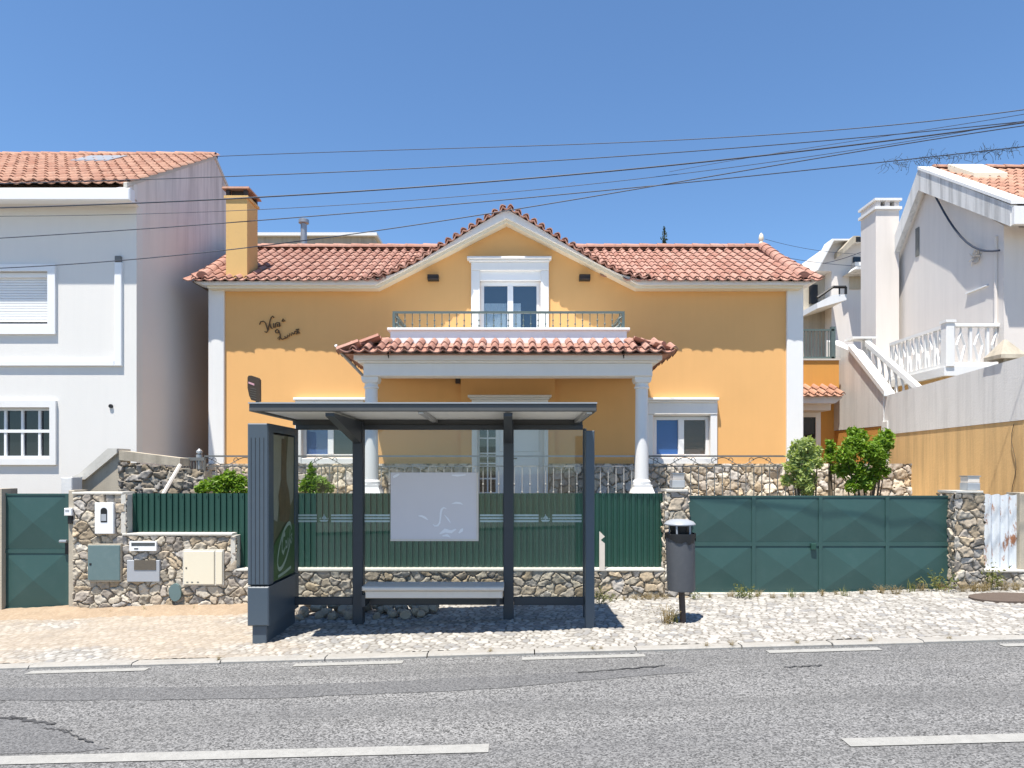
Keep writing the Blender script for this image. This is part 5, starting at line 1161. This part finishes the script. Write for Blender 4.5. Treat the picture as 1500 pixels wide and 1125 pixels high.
# chimney stack
kD = 17.4; c0, c1 = X(1283, kD), X(1317, kD)
mb = MB(); mb.box(c0, c1, kD, kD + .75, 2.4, Z(307, kD)); ck = part('chimney', rh, mb, M['greyhouse'])
mb = MB(); z1_ = Z(307, kD); mb.box(c0 - .05, c1 + .05, kD - .05, kD + .8, z1_ + .001, z1_ + .07); part('chimney_collar', ck, mb, M['white'])
mb = MB(); 
for a in (0, .36, .72): mb.box(c0 + (c1 - c0 - .12) * a / .72, c0 + .12 + (c1 - c0 - .12) * a / .72, kD, kD + .74, z1_ + .071, z1_ + .22)
part('chimney_vent', ck, mb, M['greyhouse']); mb = MB(); mb.box(c0 + .05, c1 - .05, kD + .3, kD + .34, z1_ + .072, z1_ + .219); part('vent_dark', ck, mb, M['black'])
mb = MB(); mb.box(c0 - .05, c1 + .05, kD - .05, kD + .8, z1_ + .221, z1_ + .28); part('chimney_cap', ck, mb, M['white'])
# balcony terrace of the right house with its white concrete balustrade
mb = MB(); mb.box(8.95, XR + 3, 14.08, 17.3, 2.3, 3.72); part('terrace_base', rh, mb, M['retain_y'])
mb = MB(); mb.box(8.84, XR + 3, 13.96, 17.3, 3.721, 3.9); part('terrace_slab', rh, mb, M['white'])
bal = MB(); bal.bev(8.9, 10.25, 13.97, 14.09, 4.72, 4.79, .01); bal.box(8.9, 9.0, 14.09, 16.1, 4.721, 4.79); bal.bev(8.9, 10.25, 13.98, 14.08, 3.901, 3.99, .01); bal.box(8.905, 8.995, 14.09, 16.1, 3.901, 3.99)
bl = part('balustrade', rh, bal, M['white'])
for xx in (8.95, 10.27):
    mb = MB(); mb.bev(xx - .085, xx + .085, 13.93, 14.11, 3.902, 4.80, .01); mb.box(xx - .105, xx + .105, 13.91, 14.13, 4.801, 4.86); part('balustrade_post', bl, mb, M['white'])
def diamond(u0, f3):                                                  # pierced diamond panel element: bars meeting in a rhombus
    mb = MB(); P = [(0, .0), (.085, .36), (0, .62), (-.085, .36)]
    for i in range(4):
        (a, b), (c, d_) = P[i], P[(i + 1) % 4]; mb.tube([f3(u0 + a, b), f3(u0 + c, d_)], .027, 4)
    mb.tube([f3(u0, .62), f3(u0, .73)], .02, 4); return mb
for i in range(3):
    u0 = 9.22 + i * .365; part('diamond', bl, diamond(u0, lambda u_, v_: (u_, 14.03, 3.99 + v_)), M['white'])
for i in range(4):
    mb = MB(); u0 = 9.06 + i * .352; mb.box(u0 - .025, u0 + .025, 14.0, 14.06, 3.991, 4.719); part('baluster', bl, mb, M['white'])
for i in range(6):
    u0 = 14.28 + i * .33; part('diamond', bl, diamond(u0, lambda u_, v_: (8.95, u_, 3.99 + v_)), M['white'])
    mb = MB(); mb.box(8.92, 8.98, u0 + .14, u0 + .19, 3.991, 4.719); part('baluster', bl, mb, M['white'])
# stair rail coming down towards the street
mb = MB(); mb.xprism([(16.1, 4.72), (16.1, 4.84), (13.95, 3.46), (13.95, 3.34)], 8.32, 8.44); sr = part('stair_rail', rh, mb, M['white'])
for i in range(7):
    y_ = 14.3 + i * .27; zt_ = 3.36 + (y_ - 13.95) * .642; mb = MB(); mb.tube([(8.38, y_, zt_ - .55), (8.38, y_ + .06, zt_ - .02)], .025, 4); mb.tube([(8.38, y_ + .13, zt_ - .45), (8.38, y_ + .05, zt_ - .2), (8.38, y_ + .14, zt_ + .05)], .018, 4); part('baluster', sr, mb, M['white'])
mb = MB()
for i in range(8): mb.box(8.10, 8.9, 13.95 + i * .28, 16.4, 2.4 + i * .17, 2.57 + i * .17)
part('stair_steps', rh, mb, M['concrete'])
mb = MB(); mb.bev(X(1268, 16.2), X(1276, 16.2), 16.15, 16.35, 3.4, Z(497, 16.2), .01); mb.box(X(1246, 16.2), X(1280, 16.2), 16.1, 16.5, Z(497, 16.2) + .001, Z(494, 16.2)); part('stair_post', rh, mb, M['white'])

# far white apartment house
fh = thing('apartment_house', 'far off white building with a balcony and a dark window behind the chimney', 'building', (15, 28, 2.4))
D0 = 28.0; ax = lambda q: X(q, D0); azz = lambda q: Z(q, D0)
mb = MB(); mb.prism([(ax(1218), 2), (ax(1310), 2), (ax(1310), azz(357)), (ax(1216), azz(357)), (ax(1196), azz(397)), (ax(1218), azz(397))], D0, D0 + 5); part('wall', fh, mb, M['greyhouse'])
mb = MB(); mb.prism([(ax(1192), azz(400)), (ax(1215), azz(357)), (ax(1300), azz(357)), (ax(1300), azz(355)), (ax(1212.5), azz(354.5)), (ax(1190), azz(400))], D0 - .4, D0 + .3); part('roof_edge', fh, mb, M['white'])
mb = MB(); mb.prism([(ax(1222), azz(380)), (ax(1247), azz(357)), (ax(1247), azz(354)), (ax(1238), azz(354)), (ax(1222), azz(372))], D0 - .7, D0 - .01); part('dormer', fh, mb, M['concrete'])
mb = MB(); mb.box(ax(1241), ax(1248), D0 - .75, D0 - .71, azz(363), azz(356)); part('dormer_vent', fh, mb, M['black'])
mb = MB(); mb.box(ax(1249), ax(1269), D0 - .06, D0 + .02, azz(386), azz(377)); part('window', fh, mb, M['pane'])
mb = MB(); mb.box(ax(1247), ax(1285), D0 - .3, D0, azz(401), azz(387)); part('balcony_front', fh, mb, M['retain'])
mb = MB(); mb.prism([(ax(1234), azz(405)), (ax(1280), azz(405)), (ax(1280), azz(401.5)), (ax(1246), azz(399)), (ax(1238), azz(400))], D0 - 1.0, D0 - .001); part('canopy', fh, mb, M['fascia_old'])
mb = MB(); mb.box(ax(1244), ax(1271), D0 - .03, D0 + .02, azz(424), azz(405.5)); part('shutter', fh, mb, M['concrete'])
mb = MB(); mb.prism([(ax(1178), azz(462)), (ax(1219), azz(450)), (ax(1219), azz(442)), (ax(1200), azz(443)), (ax(1178), azz(454))], D0 - 1.2, D0 + 3); part('balcony_slab', fh, mb, M['white'])
mb = MB(); mb.box(ax(1178), ax(1219), D0 + .6, D0 + .8, 2, azz(400)); part('recessed_wall', fh, mb, M['concrete'])
mb = MB(); mb.box(ax(1194), ax(1206), D0 + .5, D0 + .59, azz(440), azz(412)); part('balcony_opening', fh, mb, M['black'])
mb = MB(); mb.tube([(ax(1178), D0 - 1.2, azz(447)), (ax(1200), D0 - 1.2, azz(432)), (ax(1218), D0 - 1.2, azz(432))], .06, 6); mb.tube([(ax(1218), D0 - 1.2, azz(432)), (ax(1218), D0 - 1.2, azz(442))], .05, 6); mb.tube([(ax(1209), D0 - 1.2, azz(432)), (ax(1209), D0 - 1.2, azz(442))], .03, 6); part('balcony_rail', fh, mb, M['black'])
# far white building left of the gable, behind the roof
fb = thing('flat_roof_building', 'low white flat roofed building far behind the left half of the tiled roof', 'building', (X(460, 32), 32, 2.5))
mb = MB(); mb.box(X(330, 32), X(549, 32), 32, 40, 2.5, Z(347, 32)); part('wall', fb, mb, M['concrete'])
mb = MB(); mb.box(X(328, 31.8), X(552, 31.8), 31.8, 40.2, Z(347, 32) + .001, Z(342.5, 32)); part('roof_edge', fb, mb, M['white'])

# ================================================================== PLANTS
def leaf_quad(mb, c, s, rr):
    a = Vector((rr.gauss(0, 1), rr.gauss(0, 1), rr.gauss(0, .7))).normalized(); b = a.cross(Vector((rr.gauss(0, 1), rr.gauss(0, 1), rr.gauss(0, 1)))).normalized()
    c = Vector(c); n = a.cross(b) * s * .18
    mb.add([c - a * s, c + b * s * .38 + n, c + a * s, c - b * s * .38 + n], [(0, 1, 2), (0, 2, 3)])
def crown(mb, blobs, n, s, seed):
    rr = random.Random(seed); tot = sum(b[3] ** 2 for b in blobs)
    for (x_, y_, z_, r_) in blobs:
        for _ in range(int(n * r_ ** 2 / tot)):
            d_ = Vector((rr.gauss(0, 1), rr.gauss(0, 1), rr.gauss(0, 1))).normalized() * r_ * (rr.random() ** .38)
            if rr.random() < .13: d_ *= rr.uniform(1.05, 1.4)
            leaf_quad(mb, (x_ + d_.x, y_ + d_.y * .9, z_ + d_.z), s * rr.uniform(.55, 1.35), rr)
def bush(label, blobs_px, D, n, s, mat, seed, zbase, nstem=4, cat='bush', name='bush'):
    bl_ = [(X(a, D), D + dd, Z(b, D), r_ * D / F) for a, b, r_, dd in blobs_px]
    cxm = sum(b[0] for b in bl_) / len(bl_); root = thing(name, label, cat, (cxm, D, zbase))
    mb = MB(); crown(mb, bl_, n, s, seed); part('foliage', root, mb, mat)
    rr = random.Random(seed + 1); mb = MB(); mb.sm = True
    for b in bl_[:max(nstem, 1) * 3]:
        mb.tube([(cxm + rr.uniform(-.08, .08), D + rr.uniform(-.05, .05), zbase), ((cxm + b[0]) / 2 + rr.uniform(-.05, .05), D + .05, (zbase + b[2]) / 2), (b[0], b[1], b[2])], [.022, .016, .005], 6)
    part('stems', root, mb, M['bark'])
    return root
rr = random.Random(12)
b1 = [(1250, 652, 15, 0), (1262, 640, 13, .1), (1240, 668, 16, 0), (1270, 662, 16, -.1), (1285, 672, 15, 0), (1296, 648, 15, .05), (1300, 638, 10, .05), (1292, 662, 15, .1), (1258, 690, 14, 0), (1280, 694, 12, 0), (1240, 690, 12, .1), (1300, 690, 9, .1), (1268, 708, 12, 0), (1248, 712, 10, 0), (1254, 632, 8, .1)]
bush('bright green bushy shrub in front of the orange wall behind the wide gate', b1, 11.0, 5200, .043, M['leaf'], 4, .32)
b2 = [(1172, 655, 13, 0), (1184, 650, 10, 0), (1165, 668, 12, 0), (1188, 668, 12, .1), (1160, 684, 11, 0), (1180, 684, 13, 0), (1198, 678, 9, 0), (1172, 702, 13, 0), (1190, 702, 11, .1), (1156, 704, 9, .1), (1182, 715, 12, 0), (1206, 660, 7, .2)]
bush('looser pale green shrub against the white corner pilaster behind the wide gate', b2, 11.0, 2200, .046, M['leaf_pale'], 8, .32)
b3 = [(1216, 650, 7, 0), (1220, 660, 8, .1), (1214, 672, 7, 0), (1222, 686, 7, 0)]
bush('small thin shrub between the two larger shrubs behind the wide gate', b3, 11.3, 260, .05, M['leaf'], 9, .32, 2)
bush('leafy green plant showing above the fence left of the bus shelter', [(318, 708, 12, 0), (334, 704, 13, 0), (350, 706, 12, 0), (300, 714, 10, 0), (336, 696, 8, 0), (326, 718, 12, 0), (352, 718, 12, 0), (290, 716, 6, 0)], 10.4, 1300, .045, M['leaf'], 21, .32)
bush('pointed leafy plant showing above the fence through the shelter glass', [(456, 690, 7, 0), (456, 704, 11, 0), (470, 708, 11, 0), (446, 712, 10, 0), (480, 714, 9, 0), (462, 718, 14, 0), (455, 682, 4, 0)], 10.4, 1000, .042, M['leaf'], 24, .32)
# conifer tip far behind the roof
cf = thing('conifer', 'tip of a distant conifer standing behind the right half of the roof', 'tree', (X(973, 40), 40, 2.6))
mb = MB(); mb.sm = True; mb.tube([(X(973, 40), 40, 2.6), (X(973, 40), 40, Z(334, 40))], [.18, .03], 6); part('trunk', cf, mb, M['bark'])
mb = MB(); rr = random.Random(3); zt_ = Z(332, 40)
for i in range(1500):
    t_ = rr.random() ** .7; zz = zt_ - t_ * 6; rad = .12 + t_ * 1.5; an = rr.uniform(0, 6.28); q = rad * rr.random() ** .6 * (.6 + .4 * math.sin(zz * 9))
    leaf_quad(mb, (X(973, 40) + q * math.cos(an), 40 + q * math.sin(an), zz - q * .1), .10, rr)
part('crown', cf, mb, M['conifer'])
# weeds along wall feet
def weed_mesh(seed, kind):
    rr = random.Random(seed); mb = MB()
    for i in range({'grass': 26, 'leafy': 9, 'dry': 60}[kind]):
        an = rr.uniform(0, 6.28); h = rr.uniform(.4, 1.0); ln = rr.uniform(.1, .55); wd = {'grass': .020, 'leafy': .012, 'dry': .011}[kind]; ln = ln if kind != 'dry' else rr.uniform(.15, .95)
        b = Vector((rr.uniform(-.28, .28), rr.uniform(-.15, .15), 0)); d_ = Vector((math.cos(an), math.sin(an), 0)); s_ = Vector((-d_.y, d_.x, 0)) * wd
        m = b + d_ * ln * .4 + Vector((0, 0, h * .6)); t_ = b + d_ * ln + Vector((0, 0, h * (1 if kind != 'dry' else .75)))
        mb.add([b - s_, b + s_, m + s_ * .7, m - s_ * .7, t_], [(0, 1, 2, 3), (3, 2, 4)])
        if kind == 'dry':
            for k in range(2): leaf_quad(mb, b.lerp(t_, rr.uniform(.5, 1)) + Vector((rr.uniform(-.06, .06), rr.uniform(-.06, .06), rr.uniform(-.03, .05))), .045, rr)
        if kind == 'leafy':
            for k in range(10): leaf_quad(mb, b.lerp(t_, rr.uniform(.15, 1)) + Vector((rr.uniform(-.12, .12), rr.uniform(-.12, .12), rr.uniform(-.05, .05))), .075, rr)
    me = mesh_of('weed', mb, M['dry'] if kind == 'dry' else M['weed']); return me
WM = {k: [weed_mesh(i * 7 + len(k), k) for i in range(4)] for k in ('grass', 'leafy', 'dry')}
rw_ = random.Random(77)
def weed(px, D, h, kind, label, group):
    o = bpy.data.objects.new('weed', WM[kind][rw_.randrange(4)]); COL.objects.link(o)
    x_ = X(px, D); o.location = (x_, D, gz(x_) - .005); h *= 1.25; o.scale = (h * rw_.uniform(.8, 1.2), h, h); o.rotation_euler = (0, 0, rw_.uniform(0, 6))
    tag(o, label, 'weed', group)
gl = 'low weed or dry tuft growing along the foot of the wide green gate'
for q, h, k_ in ((1040, .08, 'dry'), (1070, .1, 'dry'), (1110, .12, 'dry'), (1132, .09, 'dry'), (1160, .12, 'grass'), (1175, .08, 'dry'), (1205, .1, 'dry'), (1238, .12, 'grass'), (1262, .08, 'dry'), (1290, .12, 'dry'), (1312, .14, 'dry'), (1335, .17, 'grass'), (1350, .13, 'dry'), (1382, .14, 'dry'), (1225, .07, 'dry'), (1150, .06, 'dry')):
    weed(q, 9.12 + rw_.uniform(-.1, .1), h, k_, gl, 'weeds along the foot of the wide gate')
weed(1086, 9.1, .23, 'leafy', 'tall leafy weed at the foot of the wide gate below its centre left panels', None)
weed(1097, 9.05, .17, 'leafy', 'shorter leafy weed just right of the tall leafy weed at the wide gate', None)
weed(1376, 9.15, .30, 'leafy', 'tallest leafy weed at the right end of the wide gate beside the stone pillar', None)
weed(1458, 9.12, .36, 'leafy', 'leafy green weed growing in front of the low wall under the rusty sheet', None)
gl = 'dry weed tuft at the foot of the stonework right of the wide gate'
for q, h in ((1410, .12), (1432, .16), (1445, .14), (1470, .16), (1488, .14), (1425, .1)): weed(q, 9.08, h, 'dry', gl, 'weeds at the foot of the right stonework')
weed(976, 7.72, .25, 'dry', 'dry grey weed tuft standing left of the litter bin pole', None); weed(988, 7.78, .15, 'grass', 'small green weed touching the litter bin pole', None)
weed(1018, 9.1, .14, 'leafy', 'leafy weed at the foot of the stone pillar right of the litter bin', None)
weed(896, 9.1, .14, 'leafy', 'leafy weed at the stone wall foot just right of the shelter front post', None)
weed(882, 8.95, .22, 'leafy', 'dark leafy weed in the shade behind the shelter front post', None)
gl = 'low dry weed along the stone wall between the shelter and the litter bin'
for q, h in ((915, .08), (930, .1), (950, .12), (962, .1), (975, .08), (940, .07)): weed(q, 9.14, h, 'dry', gl, 'weeds along the wall right of the shelter')
gl = 'small weed at the foot of the stepped stone wall on the left'
for q, h, k_ in ((160, .08, 'dry'), (212, .10, 'grass'), (245, .07, 'dry'), (284, .09, 'grass'), (335, .08, 'grass'), (345, .07, 'dry')): weed(q, 9.17, h, k_, gl, 'weeds along the left stone wall')
gl = 'tiny weed growing in the joint along the kerb'
for q, h in ((320, .045), (455, .03), (718, .05), (868, .05), (880, .04), (1035, .05), (1072, .06), (1168, .05), (1275, .05), (1390, .05)): weed(q, 6.7, h, 'dry', gl, 'weeds in the kerb joint')

# ================================================================== OVERHEAD WIRES
def wire(pts, D0, D1, r, label, ext=True):
    P = []; n = len(pts)
    xs_ = [p[0] for p in pts]; ys_ = [p[1] for p in pts]
    # smooth interpolation through the traced points
    m = 60; out_ = []
    co = np.polyfit(xs_, ys_, min(3, n - 1))
    for i in range(m + 1):
        q = xs_[0] + (xs_[-1] - xs_[0]) * i / m; D = D0 + (D1 - D0) * i / m
        out_.append((X(q, D), D, Z(float(np.polyval(co, q)), D)))
    mb = MB(); mb.sm = True; mb.tube(out_, r * .85, 6)
    return single('overhead_wire', mb, M['wire'], label, 'wire', group='overhead wires crossing the sky')
wire([(318, 229), (560, 221), (740, 214), (900, 210), (1100, 198), (1300, 186), (1500, 159), (1700, 128)], 15.0, 8.5, 0.0079, 'uppermost thin wire leaving the ridge end of the white house roof')
wire([(-120, 272), (200, 262), (380, 257), (740, 240), (1000, 224), (1200, 206), (1330, 194), (1500, 178), (1700, 155)], 9.0, 8.0, 0.0065, 'second wire from the top across the sky above the gable apex')
wire([(-150, 308), (0, 304), (200, 297), (500, 282), (740, 264), (1000, 242), (1250, 211), (1400, 193), (1500, 180), (1700, 150)], 8.8, 7.8, 0.0101, 'thickest black cable passing just above the gable apex')
wire([(-150, 318), (0, 315), (330, 306), (640, 291), (860, 275), (1040, 252), (1200, 225), (1350, 200), (1500, 176), (1700, 140)], 8.9, 8.2, 0.0043, 'faint thin wire running just under the thickest cable')
wire([(-150, 356), (0, 350), (240, 334), (480, 315), (640, 303), (760, 290), (900, 275), (1040, 262), (1300, 240), (1500, 216), (1700, 190)], 9.1, 8.4, 0.0072, 'lower wire carrying the dry vine in front of the right house')
wire([(-150, 398), (0, 391), (240, 374), (480, 348), (640, 327), (760, 307), (900, 282), (1050, 258), (1200, 229), (1350, 205), (1500, 186), (1700, 158)], 9.0, 7.9, 0.0072, 'lowest wire on the left crossing the shuttered window and the chimney')
wire([(980, 252), (1100, 230), (1240, 207), (1340, 195), (1500, 166), (1700, 130)], 16.0, 8.6, 0.0058, 'short steep wire joining the bundle at the upper right')
wire([(1205, 386), (1240, 377), (1290, 357), (1330, 338), (1361, 324)], 20.0, 16.5, .010, 'thin wire running up to the gable wall of the right house')
wire([(1080, 360), (1150, 377), (1210, 386), (1290, 391)], 27, 26.5, .011, 'distant wire behind the right end of the tiled roof')
wire([(1120, 350), (1180, 364), (1290, 372)], 27, 26.5, .009, 'upper distant wire behind the right end of the tiled roof')
# dry vine tangled on the lower wire
mb = MB(); rr = random.Random(31)
for i in range(150):
    q = 1290 + 200 * rr.random() ** .8; D = 8.5; yw = 240 - (q - 1300) * .118
    p = Vector((X(q, D), D, Z(yw, D))); pts = [p]; d_ = Vector((rr.gauss(0, .6), rr.gauss(0, .6), rr.gauss(0, 1))).normalized()
    for k_ in range(rr.randint(2, 4)):
        d_ = (d_ + Vector((rr.gauss(0, .5), rr.gauss(0, .4), rr.gauss(-.1, .4)))).normalized(); pts.append(pts[-1] + d_ * rr.uniform(.02, .055))
    mb.tube(pts, [.0022] * len(pts), 3, False)
    if rr.random() < .4: leaf_quad(mb, pts[-1], .012, rr)
single('dry_vine', mb, M['twig'], 'dry twiggy vine tangled along the wire in front of the right house roof', 'vine')
